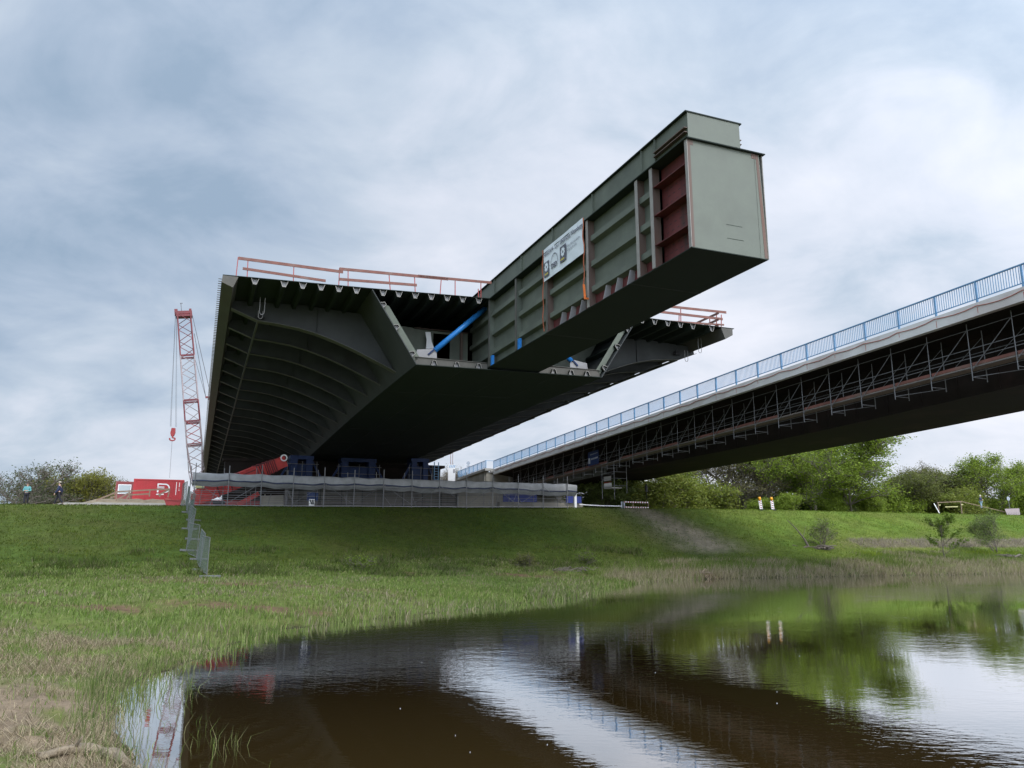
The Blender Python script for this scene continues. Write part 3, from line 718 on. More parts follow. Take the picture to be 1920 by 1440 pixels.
for (x, y, lab) in ((320 + 500 / 3, 460 + 405 / 3, 'black cable roller fixed on the left bracket knuckle'), (1100 + 1015 / 6, 540 + 738 / 6, 'black cable roller lying on the right bracket flange')):
    w, z = sec(x, y, 46.0); mb = MB(); mb.tube(B(w - 0.18, 46.0, z), B(w + 0.18, 46.0, z), 0.13, 12); mb.tube(B(w - 0.3, 46.0, z), B(w + 0.3, 46.0, z), 0.05, 8)
    mb.bbox(w - 0.16, w + 0.16, 45.9, 46.1, z + 0.1, z + 0.16); mb.tube(B(w, 46, z), B(w + 0.02, 46, z + 0.45), 0.02)
    o = mb.build('cable_roller', M['black']); tag(o, lab, 'roller')

# ---- board guard rails on the deck ends
def rail_thing(name, label, s, boards, posts, zoom, extra=()):
    pts = [zoom(*b[0]) for b in boards]
    w, z = sec(*pts[0], s)
    t = thing(name, label, 'guard rail', B(w, s, deck_z(w)), 'board guard rails on the deck of the new bridge')
    for (p, q, hh) in boards:
        mb = MB(); mb.bar(secp(*zoom(*p), s - 0.04), secp(*zoom(*q), s - 0.04), 0.035, hh); mb.build('board', M['wood_red'], t)
    for (p, q) in posts:
        w1, z1 = sec(*zoom(*p), s); w2, z2 = sec(*zoom(*q), s)
        mb = MB(); mb.bar(B(w1, s, z1), B(w2, s, deck_z(w2) + 0.003), 0.045, 0.045, AX); mb.build('post', M['red_post'], t)
    for ex in extra: ex(t)
Z1 = lambda x, y: (320 + x / 3, 460 + y / 3)
Z4 = lambda x, y: (1100 + x / 6, 540 + y / 6)
rail_thing('guard_rail', 'red board guard rail on the left deck corner with a sagging top board', 42.35,
           [((382, 72), (970, 150), 0.17), ((405, 130), (872, 200), 0.15)], [((380, 66), (368, 167)), ((435, 85), (430, 178)), ((693, 118), (690, 203))], Z1)
rail_thing('guard_rail', 'long red board guard rail on the deck between the corner and the nose girder', 42.35,
           [((950, 132), (1560, 190), 0.17), ((1392, 172), (1805, 210), 0.16), ((945, 190), (1385, 224), 0.16)],
           [((950, 128), (945, 232)), ((998, 140), (998, 236)), ((1228, 160), (1236, 252)), ((1372, 178), (1376, 264)), ((1522, 190), (1515, 272)), ((1600, 200), (1600, 280)), ((1745, 210), (1745, 290)), ((1730, 245), (1732, 292))], Z1)
def side_boards(t):
    for z, s1 in ((0.95, 41.9), (0.5, 41.95), (0.1, 42.0)):
        mb = MB(); mb.bar(B(32.3, s1, 17.12 + z), B(32.3, 49.5, 17.0 + z), 0.035, 0.16); mb.build('board', M['wood_red'], t)
    for s in (43.0, 46.0, 49.0):
        mb = MB(); mb.bbox(32.33, 32.38, s, s + 0.05, 17.05, 18.15); mb.build('post', M['red_post'], t)
rail_thing('guard_rail', 'red board guard rail turning the corner on the right deck tip', 42.35,
           [((900, 205), (1570, 275), 0.17), ((800, 265), (1530, 350), 0.17), ((940, 375), (1545, 415), 0.12)],
           [((1057, 215), (1060, 388)), ((1040, 300), (1038, 385)), ((1462, 280), (1460, 435)), ((1515, 300), (1513, 438))], Z4, (side_boards,))

# ---- banner tied to the nose
def axes_matrix(o, x, y, z):
    m = Matrix.Identity(4)
    for i in range(3):
        m[i][0], m[i][1], m[i][2], m[i][3] = x[i], y[i], z[i], o[i]
    return m
BN = thing('site_banner', 'white banner with two dark logos tied across the side of the nose girder', 'banner')
BN.matrix_world = axes_matrix(B(15.42, 33.84, 15.52), -AX, (0, 0, 1), -RX)
def bpart(mb, name, m, parent=BN):
    o = mb.build(name, m); o.parent = BN if parent is None else parent
    return o
BW, BH = 4.38, 1.72
mb = MB(); nx_, ny_ = 24, 10; pts = []; fs = []
for j in range(ny_ + 1):
    for i in range(nx_ + 1):
        u, v = i / nx_, j / ny_
        pts.append((u * BW, v * BH + 0.006 * math.sin(u * math.pi * 3), 0.012 * math.sin(u * 9) * math.sin(v * 3) + 0.006 * math.sin(u * 23 + v * 11)))
for j in range(ny_):
    for i in range(nx_): fs.append((j * (nx_ + 1) + i, j * (nx_ + 1) + i + 1, (j + 1) * (nx_ + 1) + i + 1, (j + 1) * (nx_ + 1) + i))
mb.add(pts, fs); bpart(mb, 'banner_sheet', M['banner'], BN)
def text(body, x, y, size, m, parent, sx=1.0, z=0.045, bold=0.0):
    c = bpy.data.curves.new('lettering', 'FONT'); c.body = body; c.size = size; c.extrude = 0.002; c.offset = bold
    c.materials.append(m)
    tmp = bpy.data.objects.new('lettering_curve', c); COL.objects.link(tmp)
    bpy.context.view_layer.update()
    me = bpy.data.meshes.new_from_object(tmp); bpy.data.objects.remove(tmp)
    o = bpy.data.objects.new('lettering', me); COL.objects.link(o); o.parent = parent; o.location = (x, y, z); o.scale = (sx, 1, 1)
    return o
text('ARGE A14 - Los 1 Elbebrücke Wittenberge', 0.10, 1.27, 0.33, M['ink'], BN, 0.735, bold=0.003)
text('DSD', 0.98, 0.37, 0.34, M['ink'], BN, 0.98, bold=0.012)
mb = MB()
for i in range(24):
    a0, a1 = math.pi * i / 24, math.pi * (i + 1) / 24
    q = [(1.32 + r * math.cos(a) * 0.42, 0.52 + r * math.sin(a) * 0.58, 0.045) for a, r in ((a0, 1), (a1, 1), (a1, 0.92), (a0, 0.92))]
    mb.add(q, [(0, 1, 2, 3)])
bpart(mb, 'logo_arch', M['ink'], BN)
for k, x0 in enumerate((0.12, 1.98)):
    w_ = 0.58 if k == 0 else 0.66; y0, y1 = (0.16, 0.95) if k == 0 else (0.30, 1.12)
    mb = MB(); mb.box(x0, x0 + w_, y0, y1, 0.038, 0.044); lg = bpart(mb, 'logo_panel', M['ink'], BN)
    mb = MB(); cxx, cyy = x0 + w_ / 2, y0 + 0.5; pts = []
    for i in range(48):
        a = 2 * math.pi * i / 48; rr = 0.22 if (i // 3) % 2 else 0.18
        pts.append((cxx + rr * math.cos(a), cyy + rr * math.sin(a) * 1.1, 0.049))
    inner = [(cxx + (0.07 if i % 2 else 0.06) * math.cos(2 * math.pi * i / 48), cyy + 0.07 * math.sin(2 * math.pi * i / 48), 0.049) for i in range(48)]
    mb.add(pts + inner, [(i, (i + 1) % 48, 48 + (i + 1) % 48, 48 + i) for i in range(48)]); sub_ = mb.build('logo_gear', M['banner']); sub_.parent = lg
    mb = MB()
    for i in range(5): mb.box(x0 + 0.08 + i * 0.085, x0 + 0.145 + i * 0.085, y0 + 0.10, y0 + 0.17 + 0.02 * (i % 2), 0.046, 0.05)
    sub_ = mb.build('logo_caption', M['ink_yellow']); sub_.parent = lg
mb = MB()
rr = random.Random(3)
for row, (x0, x1) in enumerate(((2.78, 4.1), (2.78, 3.72))):
    x = x0; y = 0.86 - row * 0.2
    while x < x1:
        ww = rr.uniform(0.025, 0.06); hh = rr.choice((0.07, 0.07, 0.11)); mb.box(x, x + ww * 0.6, y, y + hh, 0.04, 0.044); mb.box(x, x + ww, y, y + 0.016, 0.045, 0.047); x += ww + 0.02
bpart(mb, 'small_print', M['ink_soft'], BN)
for (s, z0, z1, m, lab) in ((29.42, 13.4, 17.2, 'rust', 'rusty lashing strap with a bright orange hook end at the right of the banner'), (33.92, 12.95, 17.25, 'rust', 'rusty orange strap hanging at the left end of the white banner')):
    mb = MB(); pts = [B(15.40 + 0.03 * math.sin(i * 1.7), s + 0.03 * math.sin(i * 0.9), z1 + (z0 - z1) * i / 12) for i in range(13)]
    for p, q in zip(pts[:-1], pts[1:]): mb.bar(p, q, 0.02, 0.045, RX)
    if s < 30:
        mb.bar(B(15.38, s + 0.02, 14.0), B(15.36, s - 0.12, 13.3), 0.05, 0.09, RX, 1); mb.bar(B(15.36, s - 0.12, 13.3), B(15.36, s - 0.38, 13.22), 0.08, 0.1, RX, 1)
    o = mb.build('lashing_strap', [M[m], M['orange']]); tag(o, lab, 'strap')
# ------------------------------------------------------------------ the old road bridge
RZ_S = np.array([24.75, 33.3, 41.7, 53.2, 72.7, 87.0, 101.0]); RZ_Z = np.array([16.53, 16.19, 15.9, 15.50, 14.79, 14.19, 13.66])
PF = np.polyfit(RZ_S, RZ_Z, 2)
def rz(s): return float(np.polyval(PF, s))            # railing top
def fb(s): return rz(s) - 1.9                         # underside of the fascia
def gb(s): return float(np.interp(s, [10, 27.5, 40.5, 50, 70, 91, 102], [11.5, 10.99, 10.45, 10.2, 9.85, 9.2, 8.9]))
OW = 38.0
OB = thing('road_bridge', 'old road bridge with a blue railing and a dark haunched girder on the right', 'bridge', B(44.5, 101, 6.0))
OS = [14 + 4 * i for i in range(22)] + [101.2]
def olong(mb, prof, ss=OS):
    mb.loft([[B(w, s, z(s)) for w, z in prof] for s in ss])
mb = MB(); olong(mb, [(OW, lambda s: fb(s)), (OW, lambda s: fb(s) + 0.72), (OW + 0.35, lambda s: fb(s) + 0.75), (OW + 0.35, lambda s: fb(s))]); mb.build('fascia', M['fascia_conc'], OB)
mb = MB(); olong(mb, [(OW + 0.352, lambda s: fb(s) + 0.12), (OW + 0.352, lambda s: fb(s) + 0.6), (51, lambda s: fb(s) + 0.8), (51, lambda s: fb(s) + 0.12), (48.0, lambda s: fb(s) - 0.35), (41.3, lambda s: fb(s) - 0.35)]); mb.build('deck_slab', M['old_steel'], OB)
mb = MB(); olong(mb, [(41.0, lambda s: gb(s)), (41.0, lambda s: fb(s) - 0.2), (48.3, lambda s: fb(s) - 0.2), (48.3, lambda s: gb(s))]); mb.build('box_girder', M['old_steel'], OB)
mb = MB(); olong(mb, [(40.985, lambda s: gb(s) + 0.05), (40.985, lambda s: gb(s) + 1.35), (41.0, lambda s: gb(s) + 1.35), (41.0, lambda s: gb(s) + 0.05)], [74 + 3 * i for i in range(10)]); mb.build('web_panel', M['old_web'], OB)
for s in np.arange(16, 101, 2.55):
    mb = MB(); mb.bbox(40.9, 41.0, s, s + 0.03, gb(s) + 0.1, fb(s) - 0.2); mb.build('web_rib', M['old_steel'], OB)
rp = MB(); ss = [14 + 2 * i for i in range(44)] + [101.0]
for a, b in zip(ss[:-1], ss[1:]):
    rp.bar(B(OW + 0.06, a, rz(a)), B(OW + 0.06, b, rz(b)), 0.11, 0.06); rp.bar(B(OW + 0.06, a, rz(a) - 0.98), B(OW + 0.06, b, rz(b) - 0.98), 0.05, 0.05)
RAIL = rp.build('railing', M['rail_blue'], OB)
POS = np.arange(17.22, 101.5, 2.54)
for s in POS:
    mb = MB(); mb.bbox(OW + 0.02, OW + 0.10, s - 0.05, s + 0.05, fb(s) + 0.62, rz(s) - 0.03); sub(mb, 'railing_post', M['rail_blue'], RAIL, OB)
for a, b in zip(POS[:-1], POS[1:]):
    mb = MB(); n = 18
    for i in range(1, n):
        s = a + (b - a) * i / n; mb.bar(B(OW + 0.06, s, rz(s) - 0.97), B(OW + 0.06, s, rz(s) - 0.03), 0.022, 0.03, AX)
    sub(mb, 'baluster_panel', M['rail_blue'], RAIL, OB)
mb = MB(); pts = []
for s in np.arange(14, 100.5, 0.64):
    ph = (s - 17.22) % 2.54 / 2.54
    pts.append(B(OW - 0.03, s, fb(s) + 0.56 - 0.13 * 4 * ph * (1 - ph) + 0.03 * math.sin(s * 0.9)))
mb.path(pts, 0.022); mb.build('red_cable', M['cable'], OB)
mb = MB()
for s in POS: mb.bbox(OW - 0.012, OW, s - 0.09, s + 0.09, fb(s) + 0.45, fb(s) + 0.68)
mb.build('post_foot', M['fascia_conc'], OB)
for s in POS:
    if random.random() < 0.7:
        mb = MB(); mb.bbox(OW - 0.004, OW, s - 0.015, s + 0.02, fb(s) + random.uniform(0.02, 0.25), fb(s) + 0.45); mb.build('rust_streak', M['cable'], OB)
# abutment with wing wall
def wz(s): return float(np.interp(s, [101.6, 113.4], [13.69, 13.19]))
AB = thing('bridge_abutment', 'beige concrete abutment with a sloping wing wall at the far end of the old bridge', 'abutment', B(44, 104, 6))
mb = MB(); mb.bbox(37.05, 51, 101.3, 103.0, 5.5, 12.08); mb.build('abutment_wall', M['concrete_light'], AB)
mb = MB(); mb.loft([[B(w, s, z) for w, z in ((36.9, 6.0), (36.9, wz(s) - 1.45), (37.5, wz(s) - 1.45), (37.5, 6.0))] for s in (101.6, 108, 114)]); mb.build('wing_wall', M['concrete_light'], AB)
mb = MB(); mb.loft([[B(w, s, z) for w, z in ((36.75, wz(s) - 1.45), (36.75, wz(s) - 1.12), (37.6, wz(s) - 1.12), (37.6, wz(s) - 1.45))] for s in (100.9, 108, 114)]); mb.bbox(37.6, 38.6, 100.9, 101.3, 12.1, 12.55); mb.build('coping', M['concrete'], AB)
rp = MB(); rp.bar(B(37.0, 101.3, wz(101.3)), B(37.0, 114, wz(114)), 0.08, 0.05); rp.bar(B(37.0, 101.3, wz(101.3) - 0.95), B(37.0, 114, wz(114) - 0.95), 0.05, 0.04); rp.bar(B(37.0, 101.3, 13.69), B(38.06, 101.1, 13.66), 0.06, 0.05)
for i in range(8): s = 101.3 + i * 1.8; rp.bbox(36.96, 37.04, s - 0.04, s + 0.04, wz(s) - 1.12, wz(s))
for i in range(86): s = 101.4 + i * 0.147; rp.bar(B(37.0, s, wz(s) - 0.95), B(37.0, s, wz(s)), 0.02, 0.03, AX)
rp.build('wing_railing', M['rail_blue'], AB)

# ---- suspended scaffold below the old bridge's edge
HS = thing('hanging_scaffold', 'long tube scaffold hanging below the edge of the old road bridge', 'scaffold', B(39.5, 50, 12))
SP = np.arange(21.1, 98, 2.582)
WF, WBK = 38.95, 40.1
for s in SP:
    mb = MB(); mb.tube(B(WF, s, fb(s) + 0.05), B(WF, s, fb(s) - 3.17), 0.028); mb.build('standard', M['galv'], HS)
    mb = MB(); mb.tube(B(WBK, s, fb(s) - 0.2), B(WBK, s, fb(s) - 3.17), 0.028); mb.build('standard', M['galv'], HS)
br = MB()
for i, (a, b) in enumerate(zip(SP[:-1], SP[1:])):
    mb = MB(); mb.tube(B(WF - 0.04, a, fb(a) - 0.35), B(WF - 0.04, b - 0.1, fb(b) - 2.55), 0.022); mb.build('diagonal_brace', M['galv'], HS)
    br.tube(B(WF, a, fb(a) - 2.98), B(WBK, a, fb(a) - 2.98), 0.022)
    if i % 2 == 0: br.tube(B(WBK, a, fb(a) - 2.98), B(WF, b, fb(b) - 2.98), 0.02)
    br.tube(B(WBK, a, fb(a) - 0.6), B(WBK, b, fb(b) - 2.4), 0.018)
br.build('bottom_tube', M['galv'], HS)
for w, off in ((WF, 0.33), (WF, 1.40), (WF, 1.90), (WF, 2.44), (WBK, 1.4), (WBK, 1.9), (WBK, 2.44)):
    mb = MB()
    for a, b in zip(SP[:-1], SP[1:]): mb.tube(B(w + 0.03, a, fb(a) - off), B(w + 0.03, b, fb(b) - off), 0.024, 5)
    mb.build('ledger', M['galv'], HS)
mb = MB()
for a, b in zip(SP[:-1], SP[1:]):
    for k in range(3): mb.bar(B(39.15 + k * 0.34, a + 0.02, fb(a) - 2.39), B(39.15 + k * 0.34, b - 0.02, fb(b) - 2.39), 0.31, 0.05)
mb.build('plank_deck', M['plank'], HS)
for i, (a, b) in enumerate(zip(SP[:-1], SP[1:])):
    if b > 88: continue
    if i % 5 == 3 and a > 40: continue
    mb = MB(); mb.bar(B(WF + 0.06, a + 0.04, fb(a) - 2.26), B(WF + 0.06, b - 0.04, fb(b) - 2.26), 0.03, 0.17); mb.build('toe_board', M['toe'], HS)
# access tower hanging at its end
TW = thing('access_scaffold', 'narrow scaffold tower with boarded landings below the blue sign', 'scaffold tower', B(39.5, 70, 6.0))
for s, w, zb in ((68.75, 38.95, 6.9), (71.3, 38.95, 6.9), (68.75, 40.4, 7.4), (71.3, 40.4, 6.9)):
    mb = MB(); mb.tube(B(w, s, fb(s) - 2.4), B(w, s, zb), 0.03); mb.build('standard', M['galv'], TW)
mb = MB()
for z in (8.15, 8.9, 9.55, 10.2):
    mb.tube(B(38.95, 68.75, z), B(38.95, 71.3, z), 0.022); mb.tube(B(38.95, 68.75, z), B(40.4, 68.75, z), 0.022); mb.tube(B(38.95, 71.3, z), B(40.4, 71.3, z), 0.022)
mb.build('ledger', M['galv'], TW)
mb = MB(); mb.bbox(39.1, 40.3, 69.6, 71.2, 7.95, 8.05); mb.bbox(39.1, 39.13, 69.6, 71.2, 8.1, 8.5, 1); mb.bbox(39.1, 39.13, 69.7, 71.2, 8.55, 8.62, 2); mb.bbox(39.1, 39.13, 69.7, 71.2, 8.75, 9.2); mb.build('landing', [M['concrete'], M['fascia_conc'], M['red_post']], TW)
# blue sign tied to the scaffold
BS = thing('blue_sign', 'blue advertising banner with faint white lettering on the hanging scaffold', 'banner')
BS.matrix_world = axes_matrix(B(38.88, 74.2, 10.55), -AX, (0, 0, 1), -RX)
mb = MB(); mb.prism([(0, 0, 0), (2.4, 0.1, 0), (2.4, 1.62, 0), (0, 1.5, 0)], (0, 0, 0.012)); o = mb.build('sheet', M['blue_dark']); o.parent = BS
mb = MB(); mb.box(0.1, 0.5, 0.25, 0.85, 0.014, 0.018); o = mb.build('white_field', M['ink_soft']); o.parent = BS
mb = MB()
for i in range(7): mb.box(0.75 + i * 0.22, 0.9 + i * 0.22, 0.62 + i * 0.012, 0.8 + i * 0.012, 0.014, 0.018)
for i in range(9): mb.box(0.55 + i * 0.19, 0.67 + i * 0.19, 1.15 + i * 0.012, 1.23 + i * 0.012, 0.014, 0.018)
o = mb.build('faint_lettering', M['ink_soft']); o.parent = BS

# ------------------------------------------------------------------ levee-top building site
# scaffold along the new abutment, hung with a tarpaulin
SCW = [-0.35 + 2.57 * i for i in range(14)]
SF, SB2 = 67.5, 69.0
def sg(w): return gzb(w, 68.0)
AS = thing('abutment_scaffold', 'grey tube scaffold standing on the levee crest under the new bridge', 'scaffold', B(17, 68, 5.6))
def roof(w): return 8.12 - 0.0015 * w
for i, w in enumerate(SCW):
    ex = 0.75 if i % 2 == 0 or i > 5 else 0.62
    mb = MB(); mb.tube(B(w, SF, sg(w) - 0.25), B(w, SF, roof(w) + ex), 0.038); mb.build('standard', M['galv'], AS)
    mb = MB(); mb.tube(B(w - 0.35, SB2, sg(w) - 0.25), B(w - 0.35, SB2, roof(w) + ex - 0.1), 0.03); mb.build('standard', M['galv'], AS)
for s, offs in ((SF, (0.22, 0.5, 0.85, 1.2, 1.6)), (SB2, (0.4, 0.75, 1.15, 1.5, 1.9))):
    for h in offs:
        mb = MB()
        for a, b in zip(SCW[:-1], SCW[1:]): mb.tube(B(a, s, sg(a) + h), B(b, s, sg(b) + h), 0.02, 5)
        mb.build('ledger', M['galv'], AS)
for i, (a, b) in enumerate(zip(SCW[:-1], SCW[1:])):
    if i in (0, 1, 3, 4, 5, 6, 7, 8, 9, 10, 11, 12):
        mb = MB(); q = (a, b) if i % 2 else (b, a); mb.tube(B(q[0], SF - 0.04, sg(a) + 0.2), B(q[1], SF - 0.04, sg(b) + 1.9), 0.02, 5); mb.build('diagonal_brace', M['galv'], AS)
rr = random.Random(21)
for i in range(16):
    a = rr.uniform(0, 33); sa = rr.uniform(67.8, 68.8); mb = MB(); z = sg(a)
    mb.tube(B(a, sa, z), B(a + rr.uniform(-0.9, 0.9), sa + rr.uniform(-.2, .3), z + rr.uniform(0.8, 2.0)), 0.022, 5); mb.build('loose_tube', M['galv'], AS)
mb = MB()
for a, b in zip(SCW[:-1], SCW[1:]): mb.hexa([B(a, SF + .1, sg(a) + 0.02), B(b, SF + .1, sg(b) + 0.02), B(b, SB2 - .1, sg(b) + 0.02), B(a, SB2 - .1, sg(a) + 0.02), B(a, SF + .1, sg(a) + 0.08), B(b, SF + .1, sg(b) + 0.08), B(b, SB2 - .1, sg(b) + 0.08), B(a, SB2 - .1, sg(a) + 0.08)])
mb.build('base_planks', M['grey_plate'], AS)
mb = MB()
for w in SCW:
    mb.tube(B(w, SF, roof(w) - 0.02), B(w - 0.35, SB2, roof(w) + 0.1), 0.025)
    mb.tube(B(w, SF, 7.25), B(w - 0.35, SB2, 7.25), 0.022)
mb.build('roof_tube', M['galv'], AS)
TP = thing('tarpaulin', 'long grey tarpaulin with a dark hem draped over the levee scaffold', 'tarpaulin', B(17, 67.5, 8.0))
mb = MB(); hem = MB(); flap = MB()
n = 200; w0, w1 = -0.55, 34.15
rowsA, rowsH, rowsF = [], [], []
for i in range(n + 1):
    w = w0 + (w1 - w0) * i / n
    ph = ((w - SCW[0]) / 2.57) % 1.0; sag = 4 * ph * (1 - ph)
    jit = 0.05 * math.sin(w * 2.1) + 0.035 * math.sin(w * 5.3 + 1)
    top = roof(w) - 0.06 * sag + 0.02 * math.sin(w * 3.1)
    hemz = roof(w) - 0.62 - 0.07 * sag + 0.05 * math.sin(w * 0.55) + 0.02 * math.sin(w * 4)
    rowsA.append([B(w, SB2 + 0.1, top + 0.12), B(w, SF + 0.22, top + 0.02), B(w, SF + 0.13 - 0.02 * sag, top - 0.06), B(w, SF + 0.12 - 0.05 * sag + jit * 0.8, (top + hemz) / 2), B(w, SF + 0.12 + jit * 0.4, hemz)])
    rowsH.append([B(w, SF + 0.12 + jit * 0.4 + dx, hemz + dzz) for dx, dzz in ((-0.03, 0), (0, 0.07), (0.03, 0), (0, -0.07))])
    rowsF.append([B(w, SF + 0.13 + jit * 0.4, hemz - 0.07), B(w, SF + 0.25 + jit * 0.5, hemz - 0.22 + 0.03 * math.sin(w * 3.3)), B(w, SF + 0.5 + jit * 0.5, hemz - 0.38 - 0.06 * sag)])
mb.loft(rowsA, closed=False); mb.build('sheet', M['tarp'], TP, True)
hem.loft(rowsH); hem.build('hem', M['tarp_dark'], TP, True)
flap.loft(rowsF, closed=False); flap.build('flap', M['tarp'], TP, True)

# concrete walls behind the scaffold
def wall(name, w0, w1, s, z1, m, label, lines=0, th=0.8):
    t = thing(name, label, 'wall', B((w0 + w1) / 2, s, 5.4))
    mb = MB(); mb.bbox(w0, w1, s, s + th, 4.6, z1); mb.build('wall_face', m, t)
    if lines:
        mb = MB()
        for k in range(1, lines): z = 5.5 + (z1 - 5.5) * k / lines; mb.bbox(w0 + 0.05, w1 - 0.05, s - 0.03, s, z, z + 0.05)
        mb.build('formwork_ledge', M['bracket'], t)
        mb = MB()
        for w in np.arange(w0 + 0.9, w1 - 0.3, 1.9): mb.bbox(w, w + 0.05, s - 0.055, s - 0.03, 5.3, z1)
        mb.build('formwork_post', M['bracket'], t)
    return t
wall('concrete_abutment', 7.4, 23.1, 71.6, 7.45, M['concrete_shaded'], 'grey concrete abutment wall with formwork ledges behind the scaffold', 5, 3.0)
wall('retaining_wall', 23.2, 27.2, 71.2, 7.9, M['concrete_light'], 'pale concrete wall pier behind the right part of the scaffold')
wall('low_wall', 27.4, 36.5, 71.0, 6.4, M['concrete_light'], 'low pale concrete wall at the right end of the scaffold')
mb = MB(); mb.bbox(34.35, 34.6, 68.6, 68.85, 5.4, 7.6); o = mb.build('white_post', M['white_paint']); tag(o, 'white post at the right end of the levee scaffold', 'post')
mb = MB(); mb.bbox(27.6, 31.2, 70.6, 70.7, 6.4, 7.7); mb.bbox(29.35, 29.4, 70.55, 70.6, 6.4, 7.7); o = mb.build('formwork_panel', M['blue_sheet']); tag(o, 'dark blue formwork panel standing on the low pale wall', 'formwork panel')
mb = MB(); mb.bbox(34.5, 36.2, 70.7, 70.8, 6.41, 7.1); mb.bbox(35.3, 35.35, 70.65, 70.7, 6.41, 7.1); o = mb.build('formwork_panel', M['blue_sheet']); tag(o, 'small blue formwork panel at the right end of the low wall', 'formwork panel')
mb = MB(); mb.prism([B(w, 70.4, z) for w, z in ((5.0, 5.2), (7.0, 5.2), (6.9, 6.6), (5.1, 6.5))], AX * 1.0); mb.bbox(5.3, 5.4, 70.5, 70.6, 6.5, 6.62); o = mb.build('concrete_block', M['concrete_light']); tag(o, 'pale concrete block beside the red crane boom', 'concrete block')
# round and blue bits leaning by the scaffold
BX = thing('site_board', 'small dark blue cabinet with a striped board standing in the scaffold', 'cabinet', B(9.05, 67.3, 5.6))
mb = MB(); mb.bbox(8.6, 9.25, 67.75, 68.2, 6.0, 6.75); mb.bbox(9.3, 9.5, 67.8, 68.1, 6.0, 6.7); mb.build('cabinet_body', M['blue_dark'], BX)
mb = MB(); mb.bbox(8.75, 9.2, 67.7, 67.74, 5.6, 6.15); st_ = mb.build('striped_board', M['white_paint'], BX)
mb = MB()
for k in (0, 1): mb.prism([B(8.78 + k * 0.2, 67.69, 6.1), B(8.9 + k * 0.2, 67.69, 6.1), B(9.05 + k * 0.12, 67.69, 5.7), B(8.93 + k * 0.12, 67.69, 5.7)], AX * 0.008)
sub(mb, 'stripe', M['black'], st_, BX)

# blue launching supports below the girder
def support(w0, w1, s, z0, z1, label, deep=2.0):
    t = thing('launching_support', label, 'bridge support', B((w0 + w1) / 2, s, 5.5), 'blue launching supports under the new bridge')
    cw = min(0.75, (w1 - w0) * 0.3)
    for a in (w0, w1 - cw):
        mb = MB(); mb.bbox(a, a + cw, s, s + deep, 5.4, z1 - 0.4); mb.bbox(a - 0.06, a + cw + 0.06, s - 0.06, s, z1 - 1.1, z1 - 1.0); mb.build('column', M['blue_dark'], t)
    mb = MB(); mb.bbox(w0 - 0.1, w1 + 0.1, s - 0.05, s + deep, z1 - 0.4, z1); mb.build('head_beam', M['blue_dark'], t)
    mb = MB(); mb.bbox(w0 + cw, w1 - cw, s + 0.3, s + deep - 0.3, 5.4, z1 - 0.9); mb.build('infill', M['blue_dark'], t)
    for a, b in ((w0 - 0.9, w0), (w1 + 0.9, w1)):
        mb = MB(); mb.bar(B(a, s + 0.4, z0), B(b, s + 0.4, z1 - 0.6), 0.2, 0.25, AX); mb.build('raking_brace', M['blue_dark'], t)
    mb = MB()
    for z in (z0 + 0.4, z0 + 1.2): mb.tube(B(w0 - 0.6, s - 0.4, z), B(w1 + 0.6, s - 0.4, z), 0.03)
    for w in (w0 - 0.4, w1 + 0.4, (w0 + w1) / 2): mb.tube(B(w, s - 0.4, z0 - 0.6), B(w, s - 0.4, z0 + 1.5), 0.03)
    mb.build('work_railing', M['galv'], t)
    return t
support(9.0, 11.3, 86, 9.6, 11.75, 'blue launching support under the left edge of the girder by the red crane boom')
support(14.6, 18.4, 87, 9.6, 11.78, 'broad blue launching support under the middle of the girder')
support(22.4, 24.3, 86, 9.6, 11.95, 'blue launching support under the right edge of the girder against the sky')
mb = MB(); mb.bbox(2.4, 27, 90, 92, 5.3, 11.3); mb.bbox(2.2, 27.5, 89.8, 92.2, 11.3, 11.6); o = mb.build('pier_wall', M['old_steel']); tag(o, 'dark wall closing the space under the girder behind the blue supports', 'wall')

# telescopic crane with its red boom raised
TC = thing('telescopic_crane', 'red telescopic crane boom rising behind the scaffold under the new bridge', 'crane', B(1, 72.2, 5.6))
p0, p1 = Vector(B(-0.1, 72.2, 6.35)), Vector(B(7.3, 75.6, 10.05))
dv = (p1 - p0)
def boom_box(f0, f1, a, b, name, m='boom_red'):
    mb = MB(); mb.bar(p0 + dv * f0, p0 + dv * f1, a, b); return mb.build(name, M[m], TC)
boom_box(0.0, 0.66, 0.72, 1.28, 'base_boom')
mb = MB()
for f in (0.2, 0.34, 0.45, 0.655): mb.bar(p0 + dv * (f - 0.006), p0 + dv * (f + 0.006), 0.8, 1.38)
mb.build('base_collar', M['dark_red'], TC)
for k, f in enumerate((0.655, 0.72, 0.765, 0.81)):
    boom_box(f, 0.90, 0.66 - 0.04 * k, 1.08 - 0.06 * k, 'boom_section')
    boom_box(f + 0.050, f + 0.062, 0.84 - 0.03 * k, 1.34 - 0.05 * k, 'boom_collar', 'dark_red')
    boom_box(f + 0.030, f + 0.036, 0.80 - 0.03 * k, 1.26 - 0.05 * k, 'boom_collar', 'black')
mb = MB()
for k in range(5):
    f = 0.46 + k * 0.035; sdn = Vector(AX) * -0.37
    mb.bar(p0 + dv * f + sdn - Vector((0, 0, 0.42)), p0 + dv * f + sdn + Vector((0, 0, 0.45)), 0.06, 0.04, AX)
mb.bar(p0 + dv * 0.44 + Vector(AX) * -0.37 + Vector((0, 0, 0.3)), p0 + dv * 0.64 + Vector(AX) * -0.37 + Vector((0, 0, 0.3)), 0.05, 0.1)
mb.build('boom_rib', M['dark_red'], TC)
hd = boom_box(0.90, 1.0, 0.66, 1.0, 'boom_head')
mb = MB(); c = p0 + dv * 0.985 + Vector((0, 0, 0.32)); n_ = Vector(AX); ring = []
